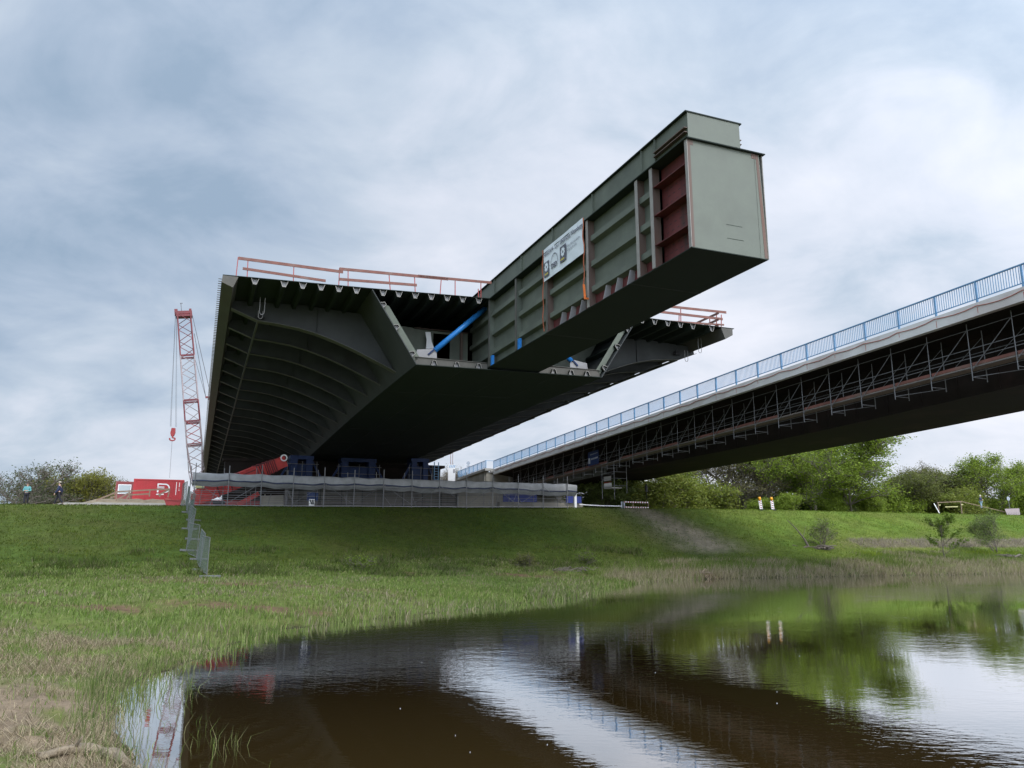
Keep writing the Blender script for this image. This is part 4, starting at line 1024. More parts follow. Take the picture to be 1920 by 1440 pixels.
for i in range(20):
    t = 2 * math.pi * i / 20; ring.append((c + Vector(RX) * 0.27 * math.cos(t) + Vector((0, 0, 0.27)) * math.sin(t)) - n_ * 0.5)
mb.path(ring + [ring[0]], 0.07, 6); sub(mb, 'sheave', M['white_paint'], hd, TC)
mb = MB()
for f0, f1 in ((0.30, 0.41), (0.53, 0.59)):
    sdn = Vector(AX) * -0.36
    mb.bar(p0 + dv * f0 + sdn + Vector((0, 0, 0.1)), p0 + dv * f1 + sdn + Vector((0, 0, 0.1)), 0.02, 0.34 if f0 < 0.5 else 0.22)
mb.build('white_panel', M['white_paint'], TC)
mb = MB(); mb.bar(B(3.2, 71.7, 5.75), B(4.9, 71.9, 6.75), 0.36, 0.36); mb.build('lift_cylinder', M['boom_red'], TC)
mb = MB(); mb.tube(B(4.9, 71.9, 6.75), B(5.5, 72.0, 7.1), 0.12, 10); mb.build('cylinder_rod', M['black'], TC)
mb = MB(); mb.bbox(-0.5, 5.2, 72.6, 75, 5.75, 6.15); mb.bbox(1.2, 2.2, 72.5, 72.6, 5.8, 6.1, 1); mb.bbox(-0.6, 0.6, 72.8, 74.5, 6.15, 6.7); mb.build('crane_carrier', [M['red_crane'], M['black']], TC)
for w in (0.3, 1.7, 3.4, 4.6):
    mb = MB(); mb.tube(B(w, 72.65, 5.75), B(w, 72.95, 5.75), 0.42, 16); mb.build('wheel', M['black'], TC)
mb = MB(); mb.bbox(-0.3, 0.4, 71.9, 72.5, 7.1, 7.4); mb.build('yellow_hood', M['yellow'], TC)

# lattice boom crane left of the bridge
LC = thing('lattice_crane', 'tall lattice boom crane in red and white beside the left edge of the new bridge', 'crane', B(-0.9, 79.5, 5.6))
q0 = np.array(secp(371, 915, 79.5)); q1 = np.array(secp(345, 590, 80.5))
bx = (q1 - q0); L_ = np.linalg.norm(bx); bx = bx / L_
ex = RX - bx * (RX @ bx); ex /= np.linalg.norm(ex); ey = np.cross(bx, ex)
def lat(f, i):
    wd = 0.70 - 0.10 * f
    if f < 0.06: wd = 0.35 + 0.35 * f / 0.06
    a = ((-1, -1), (1, -1), (1, 1), (-1, 1))[i]
    return q0 + bx * L_ * f + ex * wd * a[0] + ey * wd * 0.8 * a[1]
secs = [(0.0, 0.24, 'off_white', 'off_white'), (0.24, 0.37, 'off_white', 'red_crane'), (0.37, 0.49, 'dark_red', 'off_white'), (0.49, 0.75, 'off_white', 'off_white'), (0.75, 1.0, 'dark_red', 'dark_red')]
for f0, f1, mc, ml in secs:
    npn = max(2, int(round((f1 - f0) * L_ / 0.85)))
    mb = MB(); 
    for i in range(4): mb.tube(lat(f0, i), lat(f1, i), 0.065, 6)
    pt = mb.build('boom_section', M[mc], LC)
    mb = MB()
    for k in range(npn):
        fa, fb_ = f0 + (f1 - f0) * k / npn, f0 + (f1 - f0) * (k + 1) / npn
        for i in range(4):
            j = (i + 1) % 4
            a, b = (i, j) if (k + i) % 2 else (j, i)
            mb.tube(lat(fa, a), lat(fb_, b), 0.034, 5)
    sub(mb, 'lacing', M[ml], pt, LC)
    mb = MB()
    for f in (f0 + 0.003, f1 - 0.003):
        for i in range(4): mb.tube(lat(f, i), lat(f, (i + 1) % 4), 0.05, 5)
    sub(mb, 'section_frame', M['dark_red'] if f1 > 0.3 else M['off_white'], pt, LC)
mb = MB(); tp = q0 + bx * L_; mb.bar(tp - ex * 0.75, tp + ex * 0.75, 1.0, 0.55); mb.bar(tp - ex * 0.85 + bx * 0.25, tp - ex * 0.55 + bx * 0.25, 0.5, 0.6)
mb.bar(tp + ex * 0.5 + bx * 0.3, tp + ex * 0.72 + bx * 0.3, 0.5, 0.5); mb.build('boom_head', M['dark_red'], LC)
mb = MB(); mb.tube(tp - ex * 0.2 + bx * 0.3, tp - ex * 0.2 + bx * 1.2, 0.03); mb.bar(tp - ex * 0.28 + bx * 1.2, tp - ex * 0.05 + bx * 1.2, 0.06, 0.06); mb.build('wind_gauge', M['rope'], LC)
mb = MB(); sp1 = secp(394, 736, 80); sp2 = secp(386, 745, 80)
mb.tube(tp + ex * 0.75, sp1, 0.03); mb.tube(tp + ex * 0.8 - bx * 2.0, sp2, 0.03); mb.tube(lat(0.74, 1), sp2, 0.02); mb.build('pendant_rope', M['rope'], LC)
mb = MB(); mb.bar(secp(385, 745, 80), secp(398, 744, 80), 0.25, 0.16); mb.bar(secp(390, 747, 80), secp(394, 748, 80), 0.2, 0.2); mb.build('mast_spreader', M['dark_red'], LC)
mb = MB(); hk = np.array(secp(324, 812, 79))
for dx in (-0.28, -0.2, 0.18, 0.28): mb.tube(tp - ex * (0.72 - dx * 0.25), hk + RX * dx + np.array([0, 0, 0.6]), 0.014, 4)
mb.build('hoist_rope', M['rope'], LC)
HK = sub(MB(), 'hook_block', M['red_crane'], None, LC) if False else None
mb = MB(); P_ = lambda a, z: tuple(hk + RX * a * 0.75 + np.array([0, 0, z * 0.75]))
mb.prism([P_(-0.2, 0.65), P_(0.26, 0.65), P_(0.3, 0.1), P_(0.16, -0.35), P_(-0.2, -0.35), P_(-0.3, 0.0)], AX * 0.4); hb = mb.build('hook_block', M['red_crane'], LC)
mb = MB(); mb.path([P_(0, -0.35), P_(0, -0.6), P_(0.3, -0.62), P_(0.32, -0.8), P_(0.15, -0.95), P_(-0.15, -0.95), P_(-0.32, -0.8), P_(-0.3, -0.65)], 0.07, 6); sub(mb, 'hook', M['red_crane'], hb, LC)
mb = MB(); mb.tube(P_(0, -0.95), secp(318, 896, 79), 0.012, 4); mb.build('tag_line', M['rope'], LC)
mb = MB(); cb = B(-0.55, 79.5, 0); gzz = gzb(-0.6, 79.5)
mb.bbox(-0.5, 0.75, 78.8, 80.5, 7.0, 8.0); mb.bbox(-1.1, -0.7, 78.6, 82.6, gzz - .2, gzz + 0.7); mb.bbox(0.3, 0.8, 78.6, 82.6, gzz - .2, gzz + 0.7); mb.bbox(-0.9, 0.9, 79.2, 82, gzz + 0.5, 7.02); mb.build('crane_body', M['white_paint'], LC)
mb = MB(); mb.bbox(-0.1, 0.3, 78.76, 78.8, 7.25, 7.8); mb.build('cab_window', M['glass'], LC)

# site containers on the mound
def container(name, label, w0, w1, s, z0, h, m, corr):
    t = thing(name, label, 'container', B((w0 + w1) / 2, s, z0))
    mb = MB(); mb.bbox(w0, w1, s + 0.03, s + 2.4, z0, z0 + h); 
    mb.build('container_body', M[m], t)
    if corr:
        mb = MB(); n = int((w1 - w0) / 0.28)
        for i in range(n): a = w0 + 0.08 + (w1 - w0 - 0.16) * i / n; mb.hexa([B(a, s + 0.03, z0 + 0.15), B(a + 0.17, s + 0.03, z0 + 0.15), B(a + 0.17, s + 0.031, z0 + 0.15), B(a, s + 0.031, z0 + 0.15), B(a + 0.0, s + 0.03, z0 + h - 0.15), B(a + 0.17, s + 0.03, z0 + h - 0.15), B(a + 0.17, s + 0.031, z0 + h - 0.15), B(a, s + 0.031, z0 + h - 0.15)]); mb.bbox(a + 0.02, a + 0.15, s - 0.005, s + 0.03, z0 + 0.16, z0 + h - 0.16)
        mb.build('corrugation', M[m], t)
    mb = MB()
    for a in (w0, w1 - 0.12): mb.bbox(a, a + 0.12, s - 0.01, s + 0.03, z0, z0 + h)
    mb.bbox(w0, w1, s - 0.015, s + 0.03, z0 + h - 0.12, z0 + h + 0.02); mb.bbox(w0, w1, s - 0.015, s + 0.03, z0, z0 + 0.14); mb.build('corner_frame', M[m], t)
    return t
CN = container('shipping_container', 'bright red corrugated container with a round white emblem on the mound', -6.55, -1.55, 92, 7.0, 2.18, 'container', True)
mb = MB(); ccx, ccz, sx = -3.45, 8.25, 91.985
for i in range(18):
    a0, a1 = -math.pi / 2 + math.pi * i / 18, -math.pi / 2 + math.pi * (i + 1) / 18
    mb.prism([B(ccx + r * math.cos(a), sx, ccz + r * math.sin(a)) for a, r in ((a0, 0.5), (a1, 0.5), (a1, 0.37), (a0, 0.37))], AX * -0.012)
mb.bbox(-4.2, ccx, sx - 0.012, sx, ccz + 0.37, ccz + 0.5); mb.bbox(-4.2, -4.08, sx - 0.012, sx, ccz + 0.2, ccz + 0.37); mb.bbox(-4.2, -4.05, sx - 0.012, sx, ccz - 0.45, ccz - 0.2)
mb.bbox(-4.25, -3.5, sx - 0.012, sx, ccz - 0.72, ccz - 0.60)
for k in range(4): mb.bbox(-4.2, -3.5, sx - 0.012, sx, ccz - 0.02 + k * 0.06, ccz + 0.012 + k * 0.06)
mb.build('white_emblem', M['white_paint'], CN)
mb = MB()
for w, a, b in ((-2.35, 7.55, 8.95), (-2.05, 8.0, 8.15), (-2.05, 8.25, 8.3), (-2.05, 8.4, 8.9)): mb.bbox(w, w + 0.06, sx - 0.012, sx, a, b)
mb.build('white_marking', M['white_paint'], CN)
SO = container('site_cabin', 'dull red site cabin with one pale window left of the bright container', -8.5, -6.2, 95, 7.1, 1.95, 'container_dull', False)
mb = MB(); mb.bbox(-8.25, -6.95, 94.95, 94.985, 7.7, 8.75); wf = mb.build('window', M['white_paint'], SO)
mb = MB(); mb.bbox(-8.17, -7.03, 94.93, 94.95, 7.78, 8.67); sub(mb, 'pane', M['glass'], wf, SO)
# timber railing on the mound
TR = thing('timber_railing', 'raw timber hand railing in front of the red containers', 'railing', B(-5, 80, 6.6))
def tz(x, y): return secp(180 + x / 6, 860 + y / 6, 80)
for a, b in (((0, 468), (245, 372)), ((240, 372), (600, 352)), ((600, 352), (835, 342)), ((380, 408), (600, 395)), ((250, 455), (380, 380)), ((345, 450), (390, 385)), ((700, 410), (830, 345)), ((160, 435), (235, 425))):
    mb = MB(); mb.bar(tz(*a), tz(*b), 0.05, 0.13); mb.build('rail_board', M['wood'], TR)
for a, b in (((232, 360), (228, 470)), ((608, 350), (600, 425)), ((830, 340), (808, 435)), ((378, 375), (378, 450)), ((722, 395), (716, 430))):
    mb = MB(); mb.bar(tz(*a), tz(*b), 0.1, 0.1, AX); mb.build('post', M['wood'], TR)
for i in range(5):
    w = -10.6 + i * 2.0; mb = MB()
    z0, z1 = gzb(w + 0.9, 72.6) + 0.12, gzb(w + 0.9, 75.2) + 0.22
    sh = 0.5 if i else 0.2
    mb.hexa([B(w, 72.4, z0 - 0.1), B(w + 1.9, 72.4, z0 - 0.1), B(w + 1.9 + sh, 75.2, z1 - 0.1), B(w + sh, 75.2, z1 - 0.1), B(w, 72.4, z0 + 0.12), B(w + 1.9, 72.4, z0 + 0.12), B(w + 1.9 + sh, 75.2, z1 + 0.14), B(w + sh, 75.2, z1 + 0.14)])
    o = mb.build('concrete_slab', M['concrete_light'])
    tag(o, ('leftmost slanting concrete slab on the site mound, its end in the grass', 'second slanting slab from the left below the timber railing', 'middle slanting slab below the corner of the timber railing', 'fourth slanting slab from the left, in front of the emblem container', 'rightmost slanting slab beside the red skip')[i], 'concrete slab', 'slanting slabs on the site mound')
SK = thing('red_skip', 'small red skip standing at the foot of the mound by the mesh fence', 'skip', B(-1.9, 73, 5.7))
a = sec(310, 945, 71.5); mb = MB(); mb.prism([B(w, 71.5, z) for w, z in ((a[0] + 0.1, a[1] - 0.2), (a[0] + 1.1, a[1] - 0.2), (a[0] + 1.25, a[1] + 0.35), (a[0] - 0.1, a[1] + 0.35))], AX * 0.9); mb.build('tub', M['red_crane'], SK)
mb = MB(); mb.bbox(a[0] - 0.15, a[0] + 1.3, 71.42, 71.5, a[1] + 0.3, a[1] + 0.4); mb.tube(B(a[0] + 0.4, 71.5, a[1] + .35), B(a[0] + 0.4, 71.5, a[1] + .55), 0.06); mb.build('rim', M['red_crane'], SK)

def hit(px, py):
    d = ray(px, py); tt = np.linspace(6, 140, 2700) / math.hypot(d[0], d[1])
    zz = terrain(d[0] * tt, d[1] * tt); below = np.nonzero(CAMZ + d[2] * tt <= np.maximum(zz, 0))[0]
    k = below[0] if len(below) else 1200
    return d[0] * tt[k], d[1] * tt[k], float(max(zz[k], 0))
# ---- mesh fence panels running down the levee
def fence_panel(name='fence_panel'):
    t = bpy.data.objects.new(name, None); COL.objects.link(t); t.empty_display_size = 0.3
    mb = MB(); L, H = 3.3, 1.9
    for x in (0, L): mb.tube((x, 0, -0.05), (x, 0, H), 0.018)
    for z in (0.12, H): mb.tube((0, 0, z), (L, 0, z), 0.02)
    o = mb.build('frame', M['fence_galv']); o.parent = t
    mb = MB()
    for i in range(1, 34): x = L * i / 34; mb.bar((x, 0, 0.12), (x, 0, H), 0.006, 0.006, (1, 0, 0))
    for i in range(1, 9): z = 0.12 + (H - 0.12) * i / 9; mb.bar((0, 0, z), (L, 0, z), 0.006, 0.006)
    o = mb.build('wire_mesh', M['mesh_net']); o.parent = t
    mb = MB(); mb.box(-0.09, 0.09, -0.65, 0.35, -0.06, 0.05); o = mb.build('foot_block', M['fence_galv']); o.parent = t
    return t
FP = [(0.68, 42.4), (0.35, 45.2), (0.15, 48.4), (-0.45, 51.5), (-0.25, 54.9), (-0.55, 58.2), (-0.35, 61.5), (-0.75, 64.8), (-0.9, 68.0), (-1.3, 70.8)]
FLAB = ['lowest mesh fence panel, its foot in the grass at the bottom of the slope', 'second mesh fence panel up from the pond, set askew', 'third mesh fence panel up the levee slope', 'fourth mesh fence panel up the levee slope', 'mesh fence panel halfway up the levee slope', 'sixth mesh fence panel up the levee slope', 'seventh mesh fence panel, near the top of the slope', 'eighth mesh fence panel, at the levee crest', 'topmost mesh fence panel beside the scaffold end']
fp0 = fence_panel()
for i in range(len(FP) - 1):
    t = fp0 if i == 0 else copy_tree(fp0)
    a, b = B(*FP[i], 0), B(*FP[i + 1], 0)
    za, zb = gz(a[0], a[1]), gz(b[0], b[1])
    x = Vector((b[0] - a[0], b[1] - a[1], zb - za)); sc_ = x.length / 3.42; x.normalize()
    y = Vector((0, 0, 1)).cross(x).normalized(); lean = (0.03, -0.05, 0.04, 0.02, -0.03, 0.05, -0.02, 0.03, 0)[i]
    zv = (Vector((0, 0, 1)) + y * lean).normalized()
    t.matrix_world = axes_matrix((a[0], a[1], za + 0.04), x * sc_, y, zv)
    # sheared along the slope like a panel on a hillside: the posts stay upright
    tag(t, FLAB[i], 'fence panel', 'mesh fence panels down the levee')
# ------------------------------------------------------------------ plants
def leaf_cloud(centers, n_per, spread, size, cols, rng, flat=0.6, up_bias=0.3):
    """leaf-sized quads scattered round the twig ends"""
    c = np.repeat(centers, n_per, 0); n = len(c)
    p = c + rng.normal(0, 1, (n, 3)) * spread * np.array([1, 1, flat])
    a = rng.normal(0, 1, (n, 3)); a[:, 2] *= 0.6; a /= np.linalg.norm(a, axis=1)[:, None]
    b = rng.normal(0, 1, (n, 3)); b[:, 2] += up_bias; b -= a * (a * b).sum(1)[:, None]; b /= np.linalg.norm(b, axis=1)[:, None]
    sz = size * rng.uniform(0.6, 1.35, (n, 1))
    a = a * sz; b = b * sz * 0.55
    v = np.stack([p - a, p + b * 0.9, p + a, p - b * 0.9], 1).reshape(-1, 3)
    f = np.arange(4 * n).reshape(-1, 4)
    base = np.asarray(cols)[rng.integers(0, len(cols), len(centers))]
    col = np.repeat(base, n_per, 0) * rng.uniform(0.75, 1.25, (n, 1))
    return v, f, np.repeat(col, 4, 0)
def grow(rng, h, spread, levels, nb, trunk_r, lean=(0, 0), up=0.55, low=0.25, multi=1):
    segs, tips = [], []
    def rec(p, d, L, r, lev):
        k = 3; pts = [p]
        for i in range(k):
            d = d + rng.normal(0, 0.14 + 0.03 * lev, 3); d = d / np.linalg.norm(d)
            q = pts[-1] + d * L / k; segs.append((pts[-1], q, r * (1 - i / k * 0.4), r * (1 - (i + 1) / k * 0.4))); pts.append(q)
        if lev >= levels: tips.extend([pts[-1], pts[-2]]); return
        if lev >= levels - 1: tips.append(pts[-1])
        for j in range(nb):
            f = low + (1 - low) * (j + rng.uniform(0.2, 0.8)) / nb if lev == 0 else rng.uniform(0.3, 1.0)
            x = f * k; i = min(int(x), k - 1); base = pts[i] + (pts[i + 1] - pts[i]) * (x - i)
            ang = rng.uniform(0, 2 * np.pi); out = np.array([np.cos(ang), np.sin(ang), 0]) * spread
            nd = out + d * up + np.array([0, 0, 0.25]); nd = nd / np.linalg.norm(nd)
            rec(base, nd, L * rng.uniform(0.48, 0.68) * (1.15 - 0.45 * f if lev == 0 else 1), r * 0.5, lev + 1)
    for m in range(multi):
        a = rng.uniform(0, 6.28)
        d0 = np.array([lean[0] + (0.35 * np.cos(a) if multi > 1 else 0), lean[1] + (0.35 * np.sin(a) if multi > 1 else 0), 1.0]); d0 /= np.linalg.norm(d0)
        rec(np.array([0.15 * np.cos(a) * (multi > 1), 0.15 * np.sin(a) * (multi > 1), -0.3]), d0, h * (0.72 if multi == 1 else 0.6), trunk_r, 0)
    return segs, np.array(tips)
def tree_proto(name, seed, h, spread, levels, nb, tr, n_per, lspread, lsize, cols, lean=(0, 0), up=0.55, low=0.25, multi=1, twig=None, crown='crown'):
    rng = np.random.default_rng(seed)
    segs, tips = grow(rng, h, spread, levels, nb, tr, lean, up, low, multi)
    top = tips[:, 2].max(); k = h / top
    t = bpy.data.objects.new(name, None); COL.objects.link(t)
    mb = MB()
    for p, q, r1, r2 in segs:
        if r1 < 0.006: r1 = r2 = 0.006
        mb.tube(p * k, q * k, r1, 6 if r1 > 0.08 else 4, r2)
    o = mb.build('trunk', M['bark']); o.parent = t
    if n_per:
        v, f, c = leaf_cloud(tips * k, n_per, lspread, lsize, cols, rng)
        me = np_mesh(crown, v, f, 4, [LEAF], np.clip(c, 0, 1)); o = bpy.data.objects.new(crown, me); COL.objects.link(o); o.parent = t
    return t
GREENS = [(0.175, 0.240, 0.026), (0.200, 0.270, 0.032), (0.135, 0.200, 0.021), (0.225, 0.285, 0.038)]
GREEN2 = [(0.120, 0.180, 0.024), (0.14, 0.20, 0.030), (0.10, 0.155, 0.02)]
OLIVE = [(0.135, 0.155, 0.035), (0.10, 0.12, 0.03), (0.14, 0.15, 0.045)]
TWIGGY = [(0.16, 0.15, 0.06), (0.135, 0.125, 0.055), (0.175, 0.16, 0.07)]
YGREEN = [(0.17, 0.20, 0.03), (0.14, 0.18, 0.03), (0.19, 0.21, 0.04)]
WILLOW = [(0.145, 0.195, 0.055), (0.12, 0.17, 0.045), (0.17, 0.215, 0.06)]
PROT = {}
PROT['big_willow'] = tree_proto('willow_tree', 3, 14.5, 0.95, 4, 6, 0.34, 7, 0.5, 0.15, GREENS, up=0.7, low=0.06)
PROT['poplar'] = tree_proto('poplar_tree', 5, 14.0, 0.62, 4, 6, 0.26, 6, 0.45, 0.14, GREENS, up=0.95, low=0.05)
PROT['poplar_b'] = tree_proto('poplar_tree', 15, 13.0, 0.7, 4, 6, 0.25, 5, 0.45, 0.14, GREEN2, up=0.9, low=0.05)
PROT['twiggy'] = tree_proto('bare_tree', 9, 12.0, 0.8, 4, 6, 0.24, 4, 0.4, 0.10, TWIGGY, up=0.75, low=0.05)
PROT['bare'] = tree_proto('bare_tree', 12, 12.0, 0.9, 4, 6, 0.22, 1, 0.5, 0.07, TWIGGY, up=0.8, low=0.3)
PROT['olive'] = tree_proto('alder_tree', 21, 11.0, 0.8, 4, 6, 0.22, 5, 0.5, 0.14, OLIVE, up=0.7, low=0.04)
PROT['bush'] = tree_proto('willow_bush', 31, 5.0, 1.0, 3, 6, 0.07, 9, 0.38, 0.11, WILLOW, up=0.5, low=0.1, multi=5)
PROT['bush_y'] = tree_proto('willow_bush', 33, 5.0, 1.0, 3, 6, 0.07, 9, 0.38, 0.11, YGREEN, up=0.6, low=0.1, multi=5)
PROT['under'] = tree_proto('hawthorn_bush', 35, 5.0, 0.8, 3, 6, 0.08, 7, 0.36, 0.11, GREENS, up=0.9, low=0.05, multi=5)
used = set()
def plant(kind, px, top_y, rng_m, rot, label, cat, group, zb=None, wide=1.0):
    """set a plant at a compass bearing and distance, as tall as it stands in the photograph"""
    x, y, zt = at_range(px, top_y, rng_m)
    z0 = gz(x, y) if zb is None else zb
    t = PROT[kind]
    t = t if kind not in used else copy_tree(t)
    h0 = {'big_willow': 14.5, 'poplar': 14.0, 'poplar_b': 13.0, 'twiggy': 12.0, 'bare': 12.0, 'olive': 11.0}.get(kind, 5.0)
    s = (zt - z0) / h0
    used.add(kind)
    t.location = (x, y, z0); t.rotation_euler = (0, 0, rot); t.scale = (s * wide, s * wide, s)
    tag(t, label, cat, group)
    return t
GT = 'trees behind the levee'
plant('bush', 1125, 893, 92, 0.3, 'grey green willow bush right of the white post, under the old bridge', 'bush', GT, wide=1.3)
plant('bush', 1190, 888, 98, 1.9, 'grey green willow bush behind the striped barrier', 'bush', GT, wide=1.3)
plant('bush_y', 1245, 886, 96, 0.9, 'yellow green willow bush right of the black post lamp', 'bush', GT, wide=1.2)
plant('bush_y', 1278, 893, 102, 2.9, 'yellow green bush at the foot of the brown twiggy trees', 'bush', GT, wide=1.0)
plant('twiggy', 1325, 812, 112, 0.2, 'brown twiggy tree below the old bridge girder, left of its group', 'tree', GT, wide=1.1)
plant('twiggy', 1382, 806, 110, 2.2, 'brown twiggy tree below the old bridge girder, next to the green poplars', 'tree', GT, wide=1.1)
plant('under', 1318, 930, 104, 0.2, 'low green bush in front of the brown twiggy trees', 'bush', GT, wide=0.95)
plant('twiggy', 1295, 830, 116, 4.2, 'thin brown tree farthest left behind the willow bushes', 'tree', GT)
plant('poplar', 1432, 776, 112, 0.5, 'bright green poplar whose top meets the girder, leftmost of the green trees', 'tree', GT, wide=0.85)
plant('poplar_b', 1465, 782, 120, 1.6, 'slender green poplar behind the two striped beacons', 'tree', GT, wide=1.0)
plant('poplar', 1510, 790, 116, 3.3, 'green poplar with sky showing through, left of the big willow', 'tree', GT, wide=0.85)
plant('poplar_b', 1548, 792, 124, 5.0, 'thin green tree just left of the big willow crown', 'tree', GT)
plant('big_willow', 1588, 806, 110, 0.8, 'biggest bright green willow standing right of the girder end', 'tree', GT, wide=1.2)
plant('under', 1480, 923, 100, 1.2, 'dense green bush at the feet of the poplars behind the beacons', 'bush', GT, wide=0.95)
plant('under', 1560, 916, 108, 2.4, 'dense green bush under the left side of the big willow', 'bush', GT, wide=0.95)
plant('under', 1615, 920, 110, 3.9, 'dense green bush under the right side of the big willow', 'bush', GT, wide=0.95)
plant('under', 1425, 933, 101, 5.3, 'green bush under the leftmost green poplar', 'bush', GT, wide=0.95)
plant('olive', 1665, 885, 128, 0.2, 'pale green tree just right of the big willow', 'tree', GT, wide=1.2)
plant('bare', 1692, 861, 150, 0.5, 'leafless tree whose grey twigs rise above the others right of the big willow', 'tree', GT, wide=1.1)
plant('olive', 1705, 886, 130, 2.0, 'yellowish green tree in front of the leafless one', 'tree', GT, wide=1.2)
plant('twiggy', 1742, 868, 136, 3.0, 'brownish tree behind the white gate frame', 'tree', GT, wide=1.1)
plant('bush_y', 1790, 914, 131, 1.2, 'small yellow green bush behind the gate frame', 'bush', GT)
plant('twiggy', 1782, 878, 138, 5.1, 'brownish tree behind the small yellow green bush', 'tree', GT, wide=1.1)
plant('poplar', 1832, 850, 137, 4.1, 'tall green poplar behind the person at the railing', 'tree', GT, wide=1.0)
plant('olive', 1810, 880, 140, 4.4, 'olive green tree half hidden behind the tall right poplar', 'tree', GT, wide=1.2)
plant('big_willow', 1888, 862, 140, 2.6, 'broad bright green tree behind the round sign and white board', 'tree', GT, wide=1.0)
plant('bare', 1922, 858, 150, 2.5, 'leafless tree at the right edge of the view', 'tree', GT)
plant('under', 1850, 933, 138, 2.2, 'dark green bush behind the round sign post', 'bush', GT, wide=0.95)
plant('under', 1700, 928, 126, 0.7, 'dark green bush left of the gate frame', 'bush', GT, wide=0.95)
plant('under', 1940, 913, 140, 0.9, 'dark green bush at the right edge of the view', 'bush', GT, wide=0.95)
plant('under', 1755, 930, 132, 3.3, 'dark green bush behind the gate frame', 'bush', GT, wide=0.95)
for i, (px, ty, rm) in enumerate(((1300, 925, 125), (1345, 922, 118), (1395, 920, 122), (1445, 918, 128), (1500, 920, 124), (1535, 918, 130), (1590, 920, 122), (1640, 918, 126), (1680, 925, 140), (1725, 928, 140), (1770, 925, 144), (1815, 928, 142), (1870, 925, 148), (1915, 922, 150))):
    places = ('below the leafless brown trees on the left', 'between the two brown twiggy trees', 'right of the brown twiggy trees', 'behind the leftmost poplar', 'behind the striped beacons', 'left of the big willow trunk', 'right of the big willow trunk', 'at the right foot of the big willow', 'below the tall leafless tree', 'left of the leaning white board', 'inside the gate frame opening', 'behind the sloping rail', 'left of the round sign post', 'behind the white barrier board')
    plant('under' if i % 3 else 'bush', px, ty + 12 - 16 * ((i * 37) % 5) / 4, rm, i * 1.3, 'low green undergrowth bush behind the levee, ' + places[i], 'bush', 'undergrowth bushes behind the trees', wide=1.05)
GL = 'wind blown trees left of the site'
WIND = tree_proto('windswept_tree', 44, 9.0, 0.9, 4, 6, 0.2, 1, 0.35, 0.11, [(0.085, 0.105, 0.045), (0.07, 0.09, 0.04), (0.10, 0.11, 0.05)], lean=(0.25, 0), up=0.6, low=0.12)
PROT['wind'] = WIND
PROT['hazel'] = tree_proto('hazel_bush', 45, 5.0, 0.85, 3, 6, 0.07, 3, 0.24, 0.09, [(0.20, 0.20, 0.035), (0.17, 0.175, 0.03), (0.22, 0.22, 0.04)], up=0.9, low=0.1, multi=6)
def plant2(kind, h0, *a, **k):
    px, top_y, rm, rot, label, cat, wide = a
    x, y, zt = at_range(px, top_y, rm); z0 = gz(x, y); s = (zt - z0) / h0
    t = PROT[kind] if kind not in used else copy_tree(PROT[kind]); used.add(kind)
    t.location = (x, y, z0); t.rotation_euler = (0, 0, rot); t.scale = (s * wide, s * wide, s); tag(t, label, cat, GL)
plant2('wind', 9.0, 8, 862, 104, 0.0, 'windswept grey green tree at the left edge of the view', 'tree', 1.0)
plant2('wind', 9.0, 50, 856, 108, 0.25, 'windswept tree with bare twigs streaming right, behind the person in teal', 'tree', 1.0)
plant2('hazel', 5.0, 98, 886, 112, 0.4, 'olive green bush between the two walkers', 'bush', 0.8)
plant2('hazel', 5.0, 142, 876, 113, 1.9, 'tall olive bush right behind the walker in navy', 'bush', 0.8)
plant2('hazel', 5.0, 180, 878, 112, 3.1, 'olive green bush with a rounded top left of the mound', 'bush', 0.8)
plant2('wind', 9.0, 208, 892, 122, 1.0, 'thin grey tree just left of the site cabin', 'tree', 0.9)
# small bare trees by the far end of the old bridge
plant('bare', 828, 866, 150, 0.9, 'small bare tree seen between the blue support and the striped cabin', 'tree', 'bare trees by the abutment', wide=0.9)
plant('bare', 866, 868, 150, 3.0, 'small bare tree seen between the striped cabin and the round sign', 'tree', 'bare trees by the abutment', wide=0.9)

# shrubs on the near bank of the levee
def bank_shrub(name, px, py, z, top_y, seed, multi, n_per, lsp, lsz, cols, label, cat, spread=0.9, levels=3, nb=5, wide=1.0):
    x, y, z0 = hit(px, py)
    r = math.hypot(x, y); zt = at_range(px, top_y, r)[2]
    t = tree_proto(name, seed, zt - z0, spread, levels, nb, 0.045, n_per, lsp, lsz, cols, up=0.8, low=0.15, multi=multi)
    t.location = (x, y, z0 - 0.02); t.scale = (wide, wide, 1); tag(t, label, cat); return t, (x, y, z0)
bank_shrub('sapling', 1772, 1048, 1.3, 962, 51, 1, 10, 0.10, 0.10, GREEN2, 'young upright sapling with clumped leaves on the right bank', 'sapling', 0.42, 2, 9)
bank_shrub('willow_bush', 1872, 1040, 1.4, 955, 52, 4, 7, 0.16, 0.06, WILLOW, 'loose grey green willow bush near the right edge on the bank', 'bush', 0.6)
bank_shrub('elder_bush', 1540, 1026, 1.9, 966, 53, 4, 1, 0.25, 0.07, GREEN2, 'broken low bush over a heap of dead wood on the right bank', 'bush', 1.1)
bank_shrub('thorn_bush', 1095, 1062, 0.9, 1030, 54, 4, 2, 0.14, 0.05, GREEN2, 'small dark thorn bush at the foot of the levee below the scaffold end', 'bush', 1.1)
bank_shrub('thorn_bush', 675, 1068, 0.9, 1040, 55, 4, 2, 0.14, 0.05, GREEN2, 'small dark thorn bush at the levee foot below the middle of the scaffold', 'bush', 1.1)
bank_shrub('thorn_bush', 985, 1062, 0.9, 1034, 56, 4, 2, 0.16, 0.05, OLIVE, 'small olive thorn bush at the levee foot, right of the middle', 'bush', 1.2)
